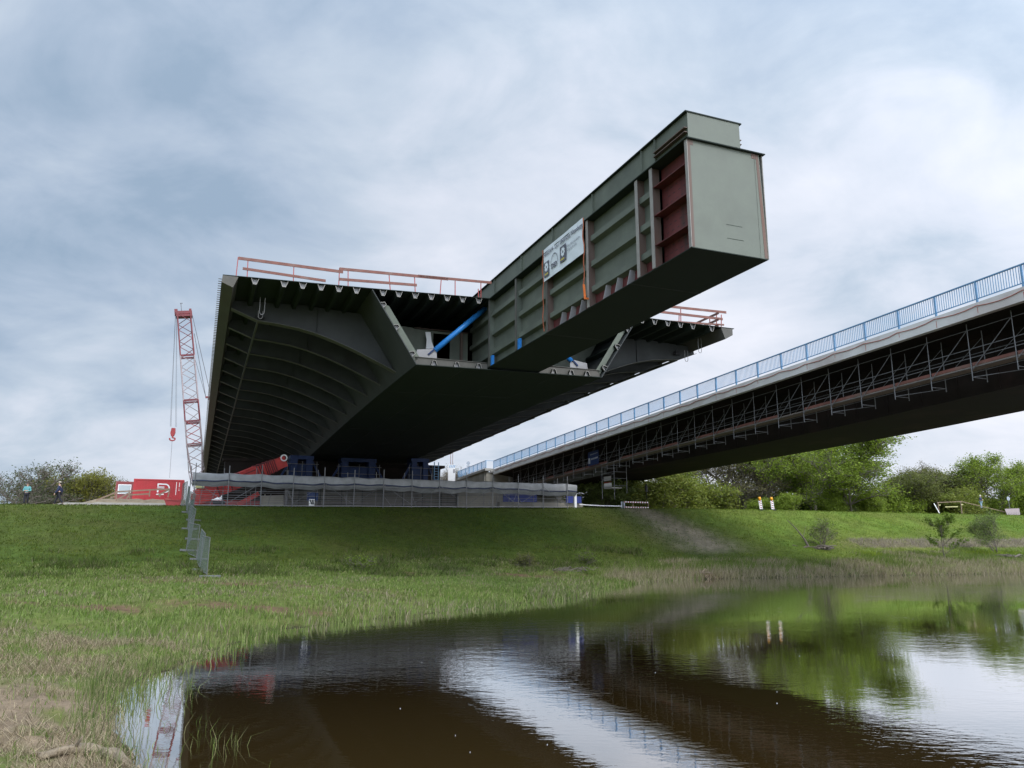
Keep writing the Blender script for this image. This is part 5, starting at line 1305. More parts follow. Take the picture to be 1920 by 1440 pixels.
hx, hy, hz_ = hit(1517, 1026); mb = MB(); q = Vector((hx, hy, hz_ - 0.1))
for k in range(6):
    q2 = q + Vector((-0.16 - 0.05 * k, 0.05, 0.42)); mb.tube(q, q2, 0.11 - 0.014 * k, 7, 0.096 - 0.014 * k); q = q2
mb.tube(Vector((hx - .45, hy, hz_ + 1.0)), Vector((hx - .1, hy + .1, hz_ + 1.9)), 0.03, 5, 0.01)
o = mb.build('dead_tree', M['bark']); tag(o, 'bare leaning dead tree standing left of the broken bush on the right bank', 'tree')
rr = random.Random(5)
def sticks(name, px, py, z, n, L, rad_, spreadw, label, cat, m='bark'):
    x, y, z0 = hit(px, py)
    mb = MB()
    for i in range(n):
        a = rr.uniform(-0.6, 0.6) + (math.pi if rr.random() < 0.5 else 0); l = L * rr.uniform(0.4, 1)
        cx_, cy_ = x + rr.gauss(0, spreadw), y + rr.gauss(0, spreadw * 0.35); h = rr.uniform(0.02, 0.28)
        mid = (cx_, cy_, z0 + h + rr.uniform(0.02, 0.12))
        mb.tube((cx_ - l / 2 * math.cos(a), cy_ - l / 2 * math.sin(a), z0 + h * 0.4), mid, rad_ * rr.uniform(0.5, 1.2), 6)
        mb.tube(mid, (cx_ + l / 2 * math.cos(a), cy_ + l / 2 * math.sin(a), z0 + h * rr.uniform(0.3, 1.4)), rad_ * rr.uniform(0.3, 0.9), 6, rad_ * 0.25)
    o = mb.build(name, M[m]); tag(o, label, cat)
sticks('dead_wood', 1535, 1030, 1.8, 16, 1.7, 0.09, 0.6, 'heap of dark dead wood under the broken bush on the right bank', 'dead wood')
sticks('dead_wood', 1895, 1046, 1.2, 6, 2.2, 0.07, 0.6, 'dark fallen branches lying at the right edge of the bank', 'dead wood')
sticks('driftwood_heap', 1070, 1073, 0.5, 26, 1.4, 0.035, 0.9, 'heap of grey driftwood twigs on the shore below the levee', 'driftwood')
sticks('driftwood_heap', 1310, 1076, 0.4, 14, 1.0, 0.045, 0.7, 'pale driftwood sticks on the far shore right of the middle', 'driftwood', 'driftwood')
# the bleached log lying on the near bank
LG = MB(); ctrl = [(75, 1400, 0.05), (120, 1392, 0.07), (160, 1386, 0.09), (195, 1383, 0.10), (222, 1388, 0.10), (240, 1400, 0.085)]
pp = []
for x, y, r in ctrl:
    d = ray(x, y); d = d * ((0.28 - CAMZ) / d[2]); pp.append((Vector((d[0], d[1], max(gz(d[0], d[1]), 0.0) + r * 0.75)), r * 0.78))
fine = []
for (p, r), (q, r2) in zip(pp[:-1], pp[1:]):
    for i in range(4): f = i / 4; fine.append((p.lerp(q, f), r + (r2 - r) * f))
fine.append(pp[-1])
rings = []
for k, (p, r) in enumerate(fine):
    d = (fine[min(k + 1, len(fine) - 1)][0] - fine[max(k - 1, 0)][0]).normalized(); a = d.cross(Vector((0, 0, 1))).normalized(); b = a.cross(d)
    rings.append([p + a * r * (1 + 0.24 * math.sin(i * 2.3 + k * 0.9) * math.sin(k * 1.7)) * math.cos(2 * math.pi * i / 12) + b * r * (0.85 + 0.24 * math.cos(i * 1.7 + k * 0.8)) * math.sin(2 * math.pi * i / 12) for i in range(12)])
LG.loft(rings)
LG.tube(fine[9][0], fine[9][0] + Vector((-0.22, -0.16, 0.05)), 0.03, 7, 0.012); LG.tube(fine[2][0], fine[2][0] + Vector((-0.3, 0.05, 0.0)), 0.03, 7, 0.008)
LG.tube(fine[6][0], fine[6][0] + Vector((0.12, -0.05, 0.16)), 0.025, 7, 0.012); LG.tube(fine[-3][0], fine[-3][0] + Vector((0.1, -0.18, -0.06)), 0.03, 7, 0.015)
o = LG.build('driftwood_log', M['driftwood'], smooth=True); tag(o, 'bleached driftwood log lying on the muddy near bank at the water', 'log')

# ---- grass, reeds and straw: nobody could count these blades
def blades(name, x, y, h, wd, cols, rng, lean=0.35, seg=1, zoff=-0.02, wind=(0.12, 0.0)):
    n = len(x); z = terrain(x, y) + zoff
    a = rng.uniform(0, 2 * np.pi, n); t = np.stack([np.cos(a), np.sin(a), np.zeros(n)], 1)
    bend = rng.normal(0, lean, (n, 2)) + np.array(wind)
    base = np.stack([x, y, z], 1); hw = (wd / 2)[:, None]
    tip = base + np.stack([bend[:, 0] * h, bend[:, 1] * h, h], 1)
    if seg == 1:
        v = np.stack([base - t * hw, base + t * hw, tip], 1).reshape(-1, 3); f = np.arange(3 * n).reshape(-1, 3); k = 3; nper = 3
    else:
        mid = base + np.stack([bend[:, 0] * h * 0.28, bend[:, 1] * h * 0.28, h * 0.58], 1)
        tip[:, 2] -= (bend ** 2).sum(1) * h * 0.4
        v = np.stack([base - t * hw, base + t * hw, mid + t * hw * 0.75, mid - t * hw * 0.75, tip], 1).reshape(-1, 3)
        b0 = np.arange(n)[:, None] * 5
        f = np.concatenate([b0 + np.array([[0, 1, 2]]), b0 + np.array([[0, 2, 3]]), b0 + np.array([[3, 2, 4]])]); k = 5; nper = 3
    me = np_mesh(name, v, f, nper, [BLADE], np.clip(np.repeat(cols, k, 0), 0.003, 1))
    o = bpy.data.objects.new(name, me); COL.objects.link(o); tag(o, kind='stuff'); return o
def scatter(n, w0, w1, s0, s1, rng):
    w = rng.uniform(w0, w1, n); s = rng.uniform(s0, s1, n)
    return AX[0] * s + RX[0] * w, AX[1] * s + RX[1] * w, w, s
def pal(cols, n, rng, var=0.25):
    c = np.asarray(cols)[rng.integers(0, len(cols), n)]
    return c * rng.uniform(1 - var, 1 + var, (n, 1))
rng = np.random.default_rng(77)
LAWN = [(0.060, 0.100, 0.012), (0.080, 0.118, 0.016), (0.044, 0.078, 0.010), (0.105, 0.128, 0.026)]
REED = [(0.20, 0.26, 0.075), (0.17, 0.235, 0.06), (0.24, 0.27, 0.11), (0.26, 0.245, 0.12)]
STRAW = [(0.30, 0.24, 0.15), (0.24, 0.19, 0.12), (0.35, 0.29, 0.19)]
DRY = [(0.27, 0.23, 0.15), (0.22, 0.19, 0.12), (0.30, 0.25, 0.18), (0.20, 0.19, 0.09)]
# levee lawn
x, y, w, s = scatter(330000, -34, 105, 41, 70.5, rng)
z, _, _, d, _ = terrain(x, y, True)
patch = fbm(x * 0.45, y * 0.45, 3, 61)
tr = np.exp(-((w - 41.4) / (2.0 + 0.09 * (68 - s))) ** 2) * (s > 54.5)
az_ = np.abs(np.degrees(np.arctan2(x, y))) < 37
reedstrip = (w > 58) & (z > 2.0) & (z < 2.8)
behind = (s > 69.5) & (w > -11) & (w < 37)
keep = (z > 0.85) & (rng.random(len(x)) > bare(x, y)) & (rng.random(len(x)) > tr * 0.85) & az_ & ~behind & ~(reedstrip & (rng.random(len(x)) < 0.55))
x, y, w, s, patch = x[keep], y[keep], w[keep], s[keep], patch[keep]
n = len(x); daylit = 0.86 + 0.74 * smoothstep(36, 48, w)  # blades carry the same painted step from bridge shade to daylight
c = pal(LAWN, n, rng) * (0.7 + 0.6 * patch)[:, None] * np.stack([daylit * 1.05, daylit, daylit * 0.85], 1)
blades('lawn', x, y, rng.uniform(0.05, 0.15, n) * (0.6 + 0.9 * patch), rng.uniform(0.025, 0.06, n), c, rng, 0.5)
# rough grass at the foot of the levee and on the left bank
x, y, w, s = scatter(330000, -20, 34, 7, 52, rng)
z, _, _, d, _ = terrain(x, y, True)
patch = fbm(x * 0.6, y * 0.6, 3, 71); dryp = fbm(x * 0.35 + 9, y * 0.35, 3, 72)
mudn = np.exp(-((x + 7.5) ** 2 + (y - 10.5) ** 2) / 14.0)
az_ = np.degrees(np.arctan2(x, y)); az_ = (az_ > -52) & (az_ < 25)
keep = (d > -0.35) & (z < 1.5) & az_ & (rng.random(len(x)) > mudn * 0.9) & (rng.random(len(x)) > bare(x, y) * 0.93) & (rng.random(len(x)) < 0.25 + 1.1 * patch) & (np.hypot(x, y) > 7.5)
x, y, w, s, d, patch, dryp = (q[keep] for q in (x, y, w, s, d, patch, dryp))
n = len(x)
isd = rng.random(n) < smoothstep(0.52, 0.68, dryp) * 0.42
c = pal(REED, n, rng); g = pal([(0.13, 0.195, 0.035), (0.155, 0.225, 0.045), (0.10, 0.16, 0.03)], n, rng)
green = rng.random(n) < 0.5; c[green] = g[green]; dd = pal(DRY, n, rng); c[isd] = dd[isd]
edge = smoothstep(4.5, 0.5, d) if False else 1 - smoothstep(0.5, 5.0, d)
h = rng.uniform(0.06, 0.21, n) * (0.6 + 0.8 * patch) * (1 + 0.9 * edge * smoothstep(16, 24, np.hypot(x, y)))
blades('bank_grass', x, y, h, rng.uniform(0.008, 0.022, n) * np.clip(np.hypot(x, y) / 18, 0.7, 2.0), c * 0.84, rng, 0.42, 2)
# taller weeds in clumps along the levee foot
x, y, w, s = scatter(100000, -8, 35, 42, 60, rng)
z, _, _, d, _ = terrain(x, y, True); cl = fbm(x * 0.5, y * 0.7, 4, 101)
keep = (z > 0.7) & (z < 2.2 + 0.8 * (fbm(x * 0.2, y * 0.2, 2, 7) - 0.5)) & (d > 2) & (rng.random(len(x)) < smoothstep(0.5, 0.66, cl)) & (rng.random(len(x)) > bare(x, y))
x, y, cl = x[keep], y[keep], cl[keep]; n = len(x)
cw_ = pal([(0.045, 0.075, 0.012), (0.060, 0.095, 0.016), (0.075, 0.10, 0.022), (0.12, 0.115, 0.06)], n, rng)
blades('levee_weeds', x, y, rng.uniform(0.1, 0.42, n) * (0.4 + 1.0 * cl), rng.uniform(0.03, 0.07, n), cw_, rng, 0.5)
# reeds standing in the shallows
x, y, w, s = scatter(70000, -4, 26, 9, 44, rng)
x = np.concatenate([x, rng.uniform(-8, -3.5, 3500)]); y = np.concatenate([y, rng.uniform(9, 19, 3500)])
d = shore_dist(x, y); cl = fbm(x * 0.8, y * 0.8, 3, 81)
pr = np.exp(-np.maximum(-d, 0) / (0.55 + 0.5 * (np.hypot(x, y) < 18))) * (d < 0.6) * (0.2 + 1.5 * smoothstep(0.42, 0.62, cl))
keep = (rng.random(len(x)) < pr * 0.6) & (d > -1.3) & (np.hypot(x, y) > 8.5) & (x < 5)
x, y, d = x[keep], y[keep], d[keep]; n = len(x)
blades('shallow_reeds', x, y, rng.uniform(0.2, 0.55, n) + np.clip(-d, 0, 2) * 0.15, rng.uniform(0.008, 0.014, n) * np.clip(np.hypot(x, y) / 14, 0.8, 2.2), pal(REED + [(0.10, 0.15, 0.035), (0.08, 0.13, 0.03)], n, rng) * 0.72, rng, 0.22, 2, -0.05)
# a few long blades far out in the open water
nn = 70; x = rng.uniform(-7, -0.5, nn); y = rng.uniform(9.5, 20, nn); d = shore_dist(x, y); k = (d < -0.2) & (d > -4.5); x, y, d = x[k], y[k], d[k]; n = len(x)
blades('lone_reeds', x, y, np.clip(-d * 0.1, 0, 0.3) + rng.uniform(0.04, 0.28, n), rng.uniform(0.004, 0.007, n), pal(REED, n, rng) * 0.6, rng, 0.25, 2, 0.0)
# straw and dead stalks on the muddy near bank
x = rng.uniform(-13, -4, 60000); y = rng.uniform(8.5, 20, 60000); d = shore_dist(x, y); cl = fbm(x * 0.7, y * 0.7, 3, 91)
k = (d > 0.05) & (rng.random(len(x)) < 0.10 + 0.9 * smoothstep(0.42, 0.6, cl)) & (np.degrees(np.arctan2(x, y)) > -56); x, y = x[k], y[k]; n = len(x)
blades('dead_stalks', x, y, rng.uniform(0.03, 0.22, n), rng.uniform(0.005, 0.011, n), pal(STRAW, n, rng), rng, 1.9, 2, 0.015)
# dry reeds and rough herbs along the right-hand bank
x, y, w, s = scatter(190000, 24, 108, 44, 62, rng)
z, _, _, d, _ = terrain(x, y, True); cl = fbm(x * 0.25, y * 0.25, 3, 95); c2 = fbm(x * 0.8, y * 0.8, 3, 96)
strip = (w > 58) & (z > 2.0) & (z < 2.8)
keep = (d > -0.5) & ((z < 1.15 + 0.5 * (w > 55)) | strip) & (np.degrees(np.arctan2(x, y)) < 36) & (rng.random(len(x)) < 0.35 + 1.0 * c2)
x, y, w, z, d, cl, c2, strip = (q[keep] for q in (x, y, w, z, d, cl, c2, strip)); n = len(x)
c = pal(DRY, n, rng); g = pal([(0.10, 0.145, 0.028), (0.085, 0.125, 0.025), (0.13, 0.17, 0.035)], n, rng)
gr = (rng.random(n) < smoothstep(0.3, 0.55, cl) * 0.9 * smoothstep(0.6, 2.2, d)) & ~strip; c[gr] = g[gr] * 1.1
yel = (cl > 0.6) & (z > 1.3) & ~strip; c[yel] = pal([(0.17, 0.22, 0.02), (0.13, 0.19, 0.02)], int(yel.sum()), rng)
c[strip] = pal([(0.24, 0.205, 0.16), (0.20, 0.17, 0.125), (0.27, 0.23, 0.18)], int(strip.sum()), rng)
blades('dry_reeds', x, y, rng.uniform(0.12, 0.42, n) * (0.5 + c2) * (1 + 0.7 * np.exp(-((d - 1.0) / 1.8) ** 2)), rng.uniform(0.02, 0.045, n), c * 1.05, rng, 0.3)
# ---- tussocks: clumps of longer stalks on the slopes and the near bank
# specks floating on the pond
mb = MB(); rr = random.Random(8)
for i in range(16):
    px, py = rr.uniform(700, 1500), rr.uniform(1180, 1420)
    d = ray(px, py); d = d * (-CAMZ / d[2])
    if shore_dist(np.array([d[0]]), np.array([d[1]]))[0] > -1.5: continue
    r = rr.uniform(0.004, 0.009); mb.disc((d[0], d[1], 0.004), (0, 0, 1), r, 0.012, 7)
o = mb.build('floating_specks', M['ink_soft']); tag(o, kind='stuff')

# ------------------------------------------------------------------ things on the right of the crest
def ground_at(px, s=None):
    """ground point on the levee crest below a photo column"""
    d = ray(px, 960); sB = d @ AX; s = 68.4 if s is None else s; d = d * (s / sB); return d[0], d[1], gz(d[0], d[1])
for i, (px, lean, lab) in enumerate(((1428, -0.10, 'left of the two leaning striped beacons with an amber lamp on the crest'), (1450, -0.09, 'right of the two leaning striped beacons with an amber lamp on the crest'))):
    x, y, z = ground_at(px); t = thing('warning_beacon', lab, 'beacon', (x, y, z), 'striped beacons on the crest')
    up = Vector((lean, 0, 1)).normalized(); rgt = Vector((1, 0, -lean)).normalized(); P = lambda a, b, c=0: Vector((x, y, z)) + rgt * a + up * b + Vector((0, c, 0))
    mb = MB(); mb.hexa([P(-.16, .1), P(.16, .1), P(.16, .1, .06), P(-.16, .1, .06), P(-.16, 1.05), P(.16, 1.05), P(.16, 1.05, .06), P(-.16, 1.05, .06)]); bd = mb.build('beacon_board', M['white_paint'], t)
    mb = MB()
    for k in range(4): b0 = 0.16 + k * 0.24; mb.add([P(-.13, b0 + .14, -.006), P(.13, b0, -.006), P(.13, b0 + .1, -.006), P(-.13, b0 + .22, -.006)], [(0, 1, 2, 3)])
    sub(mb, 'red_stripes', M['red_post'], bd, t)
    mb = MB(); mb.tube(P(0, 1.05, .03), P(0, 1.12, .03), 0.08, 10); mb.tube(P(0, 1.12, .03), P(0, 1.42, .03), 0.15, 14, 0.13); mb.build('lamp', M['amber'], t, True)
    mb = MB(); mb.box(x - .28, x + .28, y - .2, y + .25, z - .05, z + .1); mb.build('foot_block', M['black'], t)
# gate frame with a sloping handrail
s = 70.0
def rp_(px, py, s=70.0): return Vector(secp(px, py, s))
x, y, z = ground_at(1780, 70.0)
GF = thing('gate_frame', 'thin pale gate frame with a long sloping rail behind the right-hand crest', 'gate frame', (x, y, z))
for px, py in ((1758.5, 942), (1801, 941)):
    p = rp_(px, py); mb = MB(); mb.bar(p, (p.x, p.y, gz(p.x, p.y) - 0.1), 0.09, 0.09, AX); mb.build('post', M['wood'], GF)
mb = MB(); mb.bar(rp_(1757, 942.2), rp_(1803, 940.3), 0.08, 0.08); mb.build('top_rail', M['wood'], GF)
mb = MB(); mb.bar(rp_(1803, 940.5), rp_(1885, 960), 0.07, 0.07); mb.build('sloping_rail', M['wood'], GF)
for a, b in (((1772, 950.5), (1796, 950)), ((1760, 947), (1763.5, 947)), ((1802, 946), (1806, 946))):
    mb = MB(); mb.bar(rp_(*a, 69.9), rp_(*b, 69.9), 0.03, 0.09); mb.build('yellow_board', M['yellow'], GF)
mb = MB(); mb.bar(rp_(1751, 944, 69.6), rp_(1762, 963, 69.6), 0.12, 0.05, AX); o = mb.build('leaning_board', M['white_paint']); tag(o, 'white board leaning against the left post of the gate frame', 'board')
WB = thing('white_barrier', 'white mesh barrier board on the crest at the right edge', 'barrier', ground_at(1898, 69.5))
mb = MB(); p = [rp_(a, b, 69.5) for a, b in ((1884, 954), (1911, 953), (1913, 967), (1889, 967))]; mb.prism(p, AX * 0.05); mb.build('board', M['off_white'], WB)
mb = MB(); 
for k in range(9): a = p[3].lerp(p[2], k / 8) - Vector(AX) * 0.01; b = p[0].lerp(p[1], k / 8) - Vector(AX) * 0.01; mb.bar(a, a.lerp(b, 0.5), 0.02, 0.02, AX)
mb.build('mesh_pattern', M['grey_plate'], WB)
RS = thing('round_sign', 'grey round traffic sign seen from behind on a thin post', 'sign', ground_at(1891, 70.5))
c = rp_(1890.5, 935, 70.5); mb = MB(); mb.disc(c, AX, 0.28, 0.03, 20); mb.build('disc', M['sign_grey'], RS)
mb = MB(); mb.tube((c.x, c.y, gz(c.x, c.y) - .2), (c.x, c.y, c.z + 0.2), 0.035, 8); mb.build('post', M['galv'], RS)
# striped barrier by the track and the black post lamp
SBR = thing('striped_barrier', 'low barrier with two striped rails at the top of the worn track', 'barrier', ground_at(1190, 69.3))
for a, b in (((1170, 941), (1215, 942.3)), ((1171, 951), (1216, 951.8))):
    mb = MB(); mb.bar(rp_(*a, 69.3), rp_(*b, 69.3), 0.04, 0.13); pb = mb.build('rail', M['white_paint'], SBR)
    mb = MB()
    for k in range(10): p, q = rp_(*a, 69.26), rp_(*b, 69.26); mb.bar(p.lerp(q, (k + 0.1) / 10), p.lerp(q, (k + 0.5) / 10), 0.01, 0.125)
    sub(mb, 'stripe', M['red_post'], pb, SBR)
for px in (1165.5, 1170, 1187, 1215):
    p = rp_(px, 942, 69.35); mb = MB(); mb.bar((p.x, p.y, gz(p.x, p.y) - .1), (p.x, p.y, p.z + .08), 0.12 if px < 1172 else 0.06, 0.1, AX); mb.build('post', M['sign_grey'] if px < 1172 else M['wood'], SBR)
mb = MB(); pts = [rp_(1086 + i * 8, 945.6 + 3.2 * i / 10 + 0.8 * math.sin(i / 10 * math.pi), 69.3) for i in range(11)]
for a, b in zip(pts[:-1], pts[1:]): mb.bar(a, b, 0.01, 0.09)
o = mb.build('barrier_tape', M['white_paint']); tag(o, 'pale barrier tape stretched from the white post to the striped barrier', 'barrier tape')
PL = thing('post_sign', 'black lamp shaped sign seen edge on atop a thin black post', 'sign', ground_at(1214, 69.6))
c = rp_(1212, 920, 69.6); mb = MB(); mb.tube((c.x + .08, c.y, gz(c.x, c.y) - .2), (c.x, c.y, c.z), 0.03, 8); mb.build('post', M['black'], PL)
mb = MB(); mb.tube(c + Vector((0, 0, -.1)), c + Vector((0, 0, .05)), 0.13, 12); mb.tube(c + Vector((0, 0, .05)), c + Vector((0, 0, .4)), 0.16, 12, 0.15); mb.tube(c + Vector((0, 0, .4)), c + Vector((0, 0, .75)), 0.15, 12, 0.03); mb.build('lamp_head', M['black'], PL)
# far end of the old bridge: round sign, striped cabin, two masts
def far(px, py, r=118): return Vector(at_range(px, py, r))
FS = thing('round_sign', 'round sign with a small plate, seen from behind above the wing wall railing', 'sign', far(878, 900))
mb = MB(); mb.disc(far(878, 868.5), (0, 1, 0), 0.28, 0.03, 20); mb.build('disc', M['sign_grey'], FS)
mb = MB(); c = far(878, 874); mb.box(c.x - .26, c.x + .26, c.y - .02, c.y + .02, c.z - .08, c.z + .1); mb.build('plate', M['sign_grey'], FS)
mb = MB(); c = far(878, 868); mb.tube((c.x, c.y + .05, gz(c.x, c.y)), (c.x, c.y + .05, c.z), 0.035); mb.build('post', M['galv'], FS)
KB = thing('striped_cabin', 'small pale cabin with a blue and white striped top behind the wing wall', 'cabin', far(846, 895))
a, b = far(840, 897), far(853, 871); mb = MB(); mb.box(a.x, b.x, a.y, a.y + 1.2, gz(a.x, a.y), b.z); mb.build('cabin_body', M['white_paint'], KB)
mb = MB()
for k in range(4): x0 = a.x + .12 + k * 0.24; mb.add([(x0, a.y - .01, b.z - .5), (x0 + .12, a.y - .01, b.z - .5), (x0 + .26, a.y - .01, b.z - .08), (x0 + .14, a.y - .01, b.z - .08)], [(0, 1, 2, 3)])
mb.build('blue_stripes', M['rail_blue'], KB)
mb = MB(); mb.box(a.x + 0.75, b.x + .05, a.y - .03, a.y, b.z - 1.3, b.z - .7); mb.build('hatch', M['grey_plate'], KB)
for px, lab in ((845.3, 'left of the two thin white masts by the striped cabin'), (849, 'right of the two thin white masts by the striped cabin')):
    p = far(px, 846, 124); mb = MB(); mb.tube((p.x, p.y, gz(p.x, p.y)), p, 0.09, 8, 0.06); mb.tube(p, p + Vector((0, 0, .2)), 0.03); o = mb.build('mast', M['off_white']); tag(o, lab, 'mast', 'masts by the cabin')
LD = thing('blue_ladder', 'tall blue ladder post right of the right-hand blue support', 'ladder', B(25.6, 86, 5.7))
mb = MB()
for w in (25.0, 25.5): mb.bbox(w, w + .08, 85.9, 86, 5.6, 11.6)
mb.build('stile', M['rail_blue'], LD)
mb = MB()
for k in range(18): mb.bbox(25.08, 25.5, 85.93, 85.97, 6 + k * .3, 6.05 + k * .3)
mb.build('rung', M['rail_blue'], LD)

# ------------------------------------------------------------------ people
def skin_mesh(name, verts, edges, radii, m, parent, sublv=2, root=0):
    off = base_of(parent)
    me = bpy.data.meshes.new(name); me.from_pydata([Vector(v) - off for v in verts], edges, []); me.materials.append(m)
    o = bpy.data.objects.new(name, me); COL.objects.link(o); o.parent = parent
    md = o.modifiers.new('skin', 'SKIN'); md.use_smooth_shade = True
    for i, r in enumerate(radii):
        sv = me.skin_vertices[0].data[i]; rx = r if isinstance(r, tuple) else (r, r); sv.radius = rx; sv.use_root = (i == root)
    sb = o.modifiers.new('subsurf', 'SUBSURF'); sb.levels = sublv; sb.render_levels = sublv
    return o
def person(loc, yaw, label, pose, top, legs, hair, cap=None, scale=1.0, coat_len=0.0):
    t = thing('person', label, 'person', loc)
    c, s_ = math.cos(yaw), math.sin(yaw)
    def P(x, y, z): return Vector((loc[0] + (x * c - y * s_) * scale, loc[1] + (x * s_ + y * c) * scale, loc[2] + z * scale))   # local: +y is forward, +x its right-hand side
    stride = pose.get('stride', 0.0); sw = pose.get('arm', 0.0); hands_front = pose.get('front', False)
    V, E, R = [], [], []
    def add(p, r, par=None):
        V.append(P(*p)); R.append(r * scale if not isinstance(r, tuple) else (r[0] * scale, r[1] * scale))
        if par is not None: E.append((par, len(V) - 1))
        return len(V) - 1
    pel = add((0, 0, 0.95), (0.16, 0.12)); wst = add((0, 0.0, 1.10), (0.14, 0.105), pel); ch = add((0, 0.01, 1.30), (0.17, 0.12), wst)
    nk = add((0, 0.02, 1.47), 0.06, ch); nk2 = add((0, 0.03, 1.55), 0.055, nk); hd_ = add((0, 0.05, 1.64), (0.075, 0.095), nk2); tp_ = add((0, 0.045, 1.72), (0.06, 0.075), hd_)
    parts = {}
    for sd, sg in (('L', -1), ('R', 1)):
        st = stride * sg
        hip = add((0.09 * sg, 0, 0.90), 0.095, pel); kn = add((0.10 * sg, st * 0.5 + 0.03, 0.49 - abs(st) * 0.03), 0.06, hip)
        an = add((0.10 * sg, st - (0.06 if st < 0 else 0.0), 0.09 + (0.07 if st < -0.05 else 0)), 0.042, kn); he = add((0.10 * sg, st + 0.02, 0.045 + (0.03 if st < -0.05 else 0)), 0.045, an); to = add((0.11 * sg, st + 0.19, 0.035), 0.038, he)
        sh = add((0.19 * sg, 0.01, 1.40), 0.065, ch)
        if hands_front: el = add((0.25 * sg, 0.02, 1.13), 0.05, sh); wr = add((0.14 * sg, 0.24, 1.12), 0.033, el); dirv = (-0.5 * sg, 0.5, 0.0)
        else: el = add((0.24 * sg, -0.03 - sw * sg * 0.5, 1.12), 0.048, sh); wr = add((0.25 * sg, 0.07 - sw * sg, 0.89), 0.032, el); dirv = (0, 0.2, -1)
        w0 = V[wr]; dv_ = np.array(dirv, float); dv_ /= np.linalg.norm(dv_)
        lw = {'L': -1, 'R': 1}[sd]
        base = np.array([0.14 * sg, 0.24, 1.12]) if hands_front else np.array([0.25 * sg, 0.07 - sw * sg, 0.89])
        side = np.array([0, 1, 0]) if not hands_front else np.array([0, 0, 1]); side = side - dv_ * (side @ dv_); side /= np.linalg.norm(side)
        palm = add(tuple(base + dv_ * 0.07), (0.034, 0.02), wr)
        for k, (o_, L) in enumerate(((0.027, 0.075), (0.009, 0.085), (-0.009, 0.08), (-0.027, 0.062))):
            f1 = add(tuple(base + dv_ * 0.10 + side * o_), 0.009, palm); f2 = add(tuple(base + dv_ * (0.10 + L * 0.55) + side * o_ * 1.1), 0.0085, f1); add(tuple(base + dv_ * (0.10 + L * 0.9) + side * o_ + np.array([-0.02 * lw, 0.0, 0.0])), 0.007, f2)
        t1 = add(tuple(base + dv_ * 0.045 + side * 0.04), 0.011, palm); add(tuple(base + dv_ * 0.085 + side * 0.058), 0.009, t1)
        parts[sd] = (hip, kn, an, sh, el, wr, he, to)
    skin_mesh('body', V, E, R, M['skin'], t, 1)
    # clothes follow the same skeleton, a little thicker, and stop at cuffs and hems
    def garment(name, idx, edges, extra, m):
        vs = [V[i] for i in idx]; rs = [((R[i][0] + extra * scale, R[i][1] + extra * scale) if isinstance(R[i], tuple) else R[i] + extra * scale) for i in idx]
        mp = {i: k for k, i in enumerate(idx)}
        return skin_mesh(name, vs, [(mp[a], mp[b]) for a, b in edges], rs, m, t, 2)
    l, r = parts['L'], parts['R']
    garment('jacket', [pel, wst, ch, nk, l[3], l[4], l[5], r[3], r[4], r[5]], [(pel, wst), (wst, ch), (ch, nk), (ch, l[3]), (l[3], l[4]), (l[4], l[5]), (ch, r[3]), (r[3], r[4]), (r[4], r[5])], 0.024, top)
    garment('trousers', [pel, l[0], l[1], l[2], r[0], r[1], r[2]], [(pel, l[0]), (l[0], l[1]), (l[1], l[2]), (pel, r[0]), (r[0], r[1]), (r[1], r[2])], 0.016, legs)
    for q in (l, r): garment('shoe', [q[2], q[6], q[7]], [(q[2], q[6]), (q[6], q[7])], 0.012, M['black'])
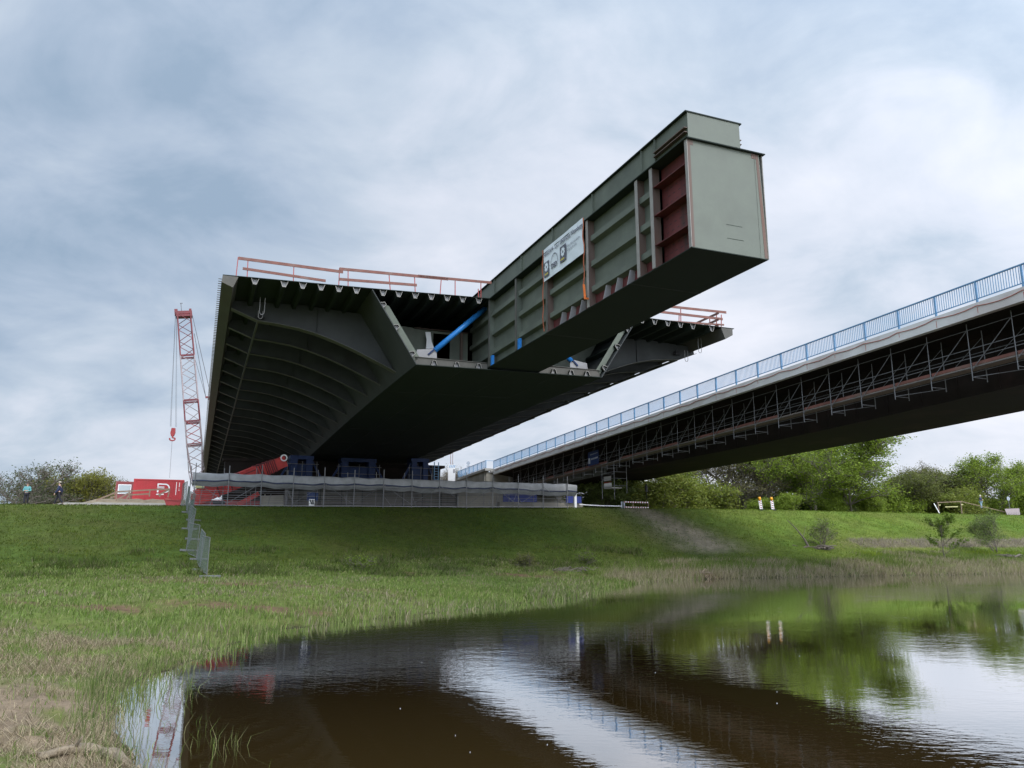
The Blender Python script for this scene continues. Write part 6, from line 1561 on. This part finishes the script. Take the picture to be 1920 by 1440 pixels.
    def blob(name, cx_, rad3, m, cut=None):
        mb = MB(); rows = []
        for i in range(9):
            ph = -math.pi / 2 + math.pi * i / 8
            rows.append([P(cx_[0] + rad3[0] * math.cos(ph) * math.cos(2 * math.pi * j / 14), cx_[1] + rad3[1] * math.cos(ph) * math.sin(2 * math.pi * j / 14), cx_[2] + rad3[2] * math.sin(ph)) for j in range(14)])
        mb.loft(rows, closed=True, caps=False); return mb.build(name, m, t, True)
    blob('hair', (0, 0.02, 1.685), (0.088, 0.098, 0.10), hair)
    mb = MB(); mb.prism([P(-0.015, 0.135, 1.63), P(0.015, 0.135, 1.63), P(0, 0.155, 1.615)], P(0, 0, 1.66) - P(0, 0, 1.62)); mb.build('nose', M['skin'], t)
    mb = MB()
    for sg in (-1, 1): mb.disc(P(0.032 * sg, 0.132, 1.66), P(0, 1, 0) - P(0, 0, 0), 0.010 * scale, 0.01, 8)
    mb.bar(P(-0.025, 0.13, 1.585), P(0.025, 0.13, 1.585), 0.012, 0.008); mb.build('eyes_and_mouth', M['hair_dark'], t)
    mb = MB()
    for sg in (-1, 1): mb.disc(P(0.085 * sg, 0.03, 1.645), P(1, 0, 0) - P(0, 0, 0), 0.028 * scale, 0.018, 10)
    mb.build('ears', M['skin'], t)
    if cap is not None:
        blob('cap', (0, 0.03, 1.735), (0.105, 0.115, 0.06), cap)
        mb = MB(); mb.prism([P(-0.08, 0.11, 1.715), P(0.08, 0.11, 1.715), P(0.06, 0.24, 1.70), P(-0.06, 0.24, 1.70)], P(0, 0, 1.725) - P(0, 0, 1.715)); mb.build('cap_peak', cap, t)
    return t
x, y, z = ground_at(46, 68.7); person((x, y, z), math.pi + 0.25, 'person in a teal jacket and dark trousers standing on the levee crest, hands in front', {'front': True, 'stride': 0.06}, M['teal'], M['dark_cloth'], M['hair_dark'], scale=0.96)
x, y, z = ground_at(107, 68.7); person((x, y, z), math.pi / 2 + 0.25, 'person in a navy jacket and pale cap striding left along the levee crest', {'stride': 0.30, 'arm': 0.16}, M['navy'], M['dark_cloth'], M['hair_dark'], M['cap'], 1.02)
x, y, z = ground_at(1841, 71.5); zz = sec(1841, 929, 71.5)[1]; person((x, y, max(z - 0.2, zz - 1.72)), math.pi + 0.7, 'white haired person in dark clothes standing behind the sloping rail on the right', {'front': True}, M['navy'], M['blue_cloth'], M['hair_white'])
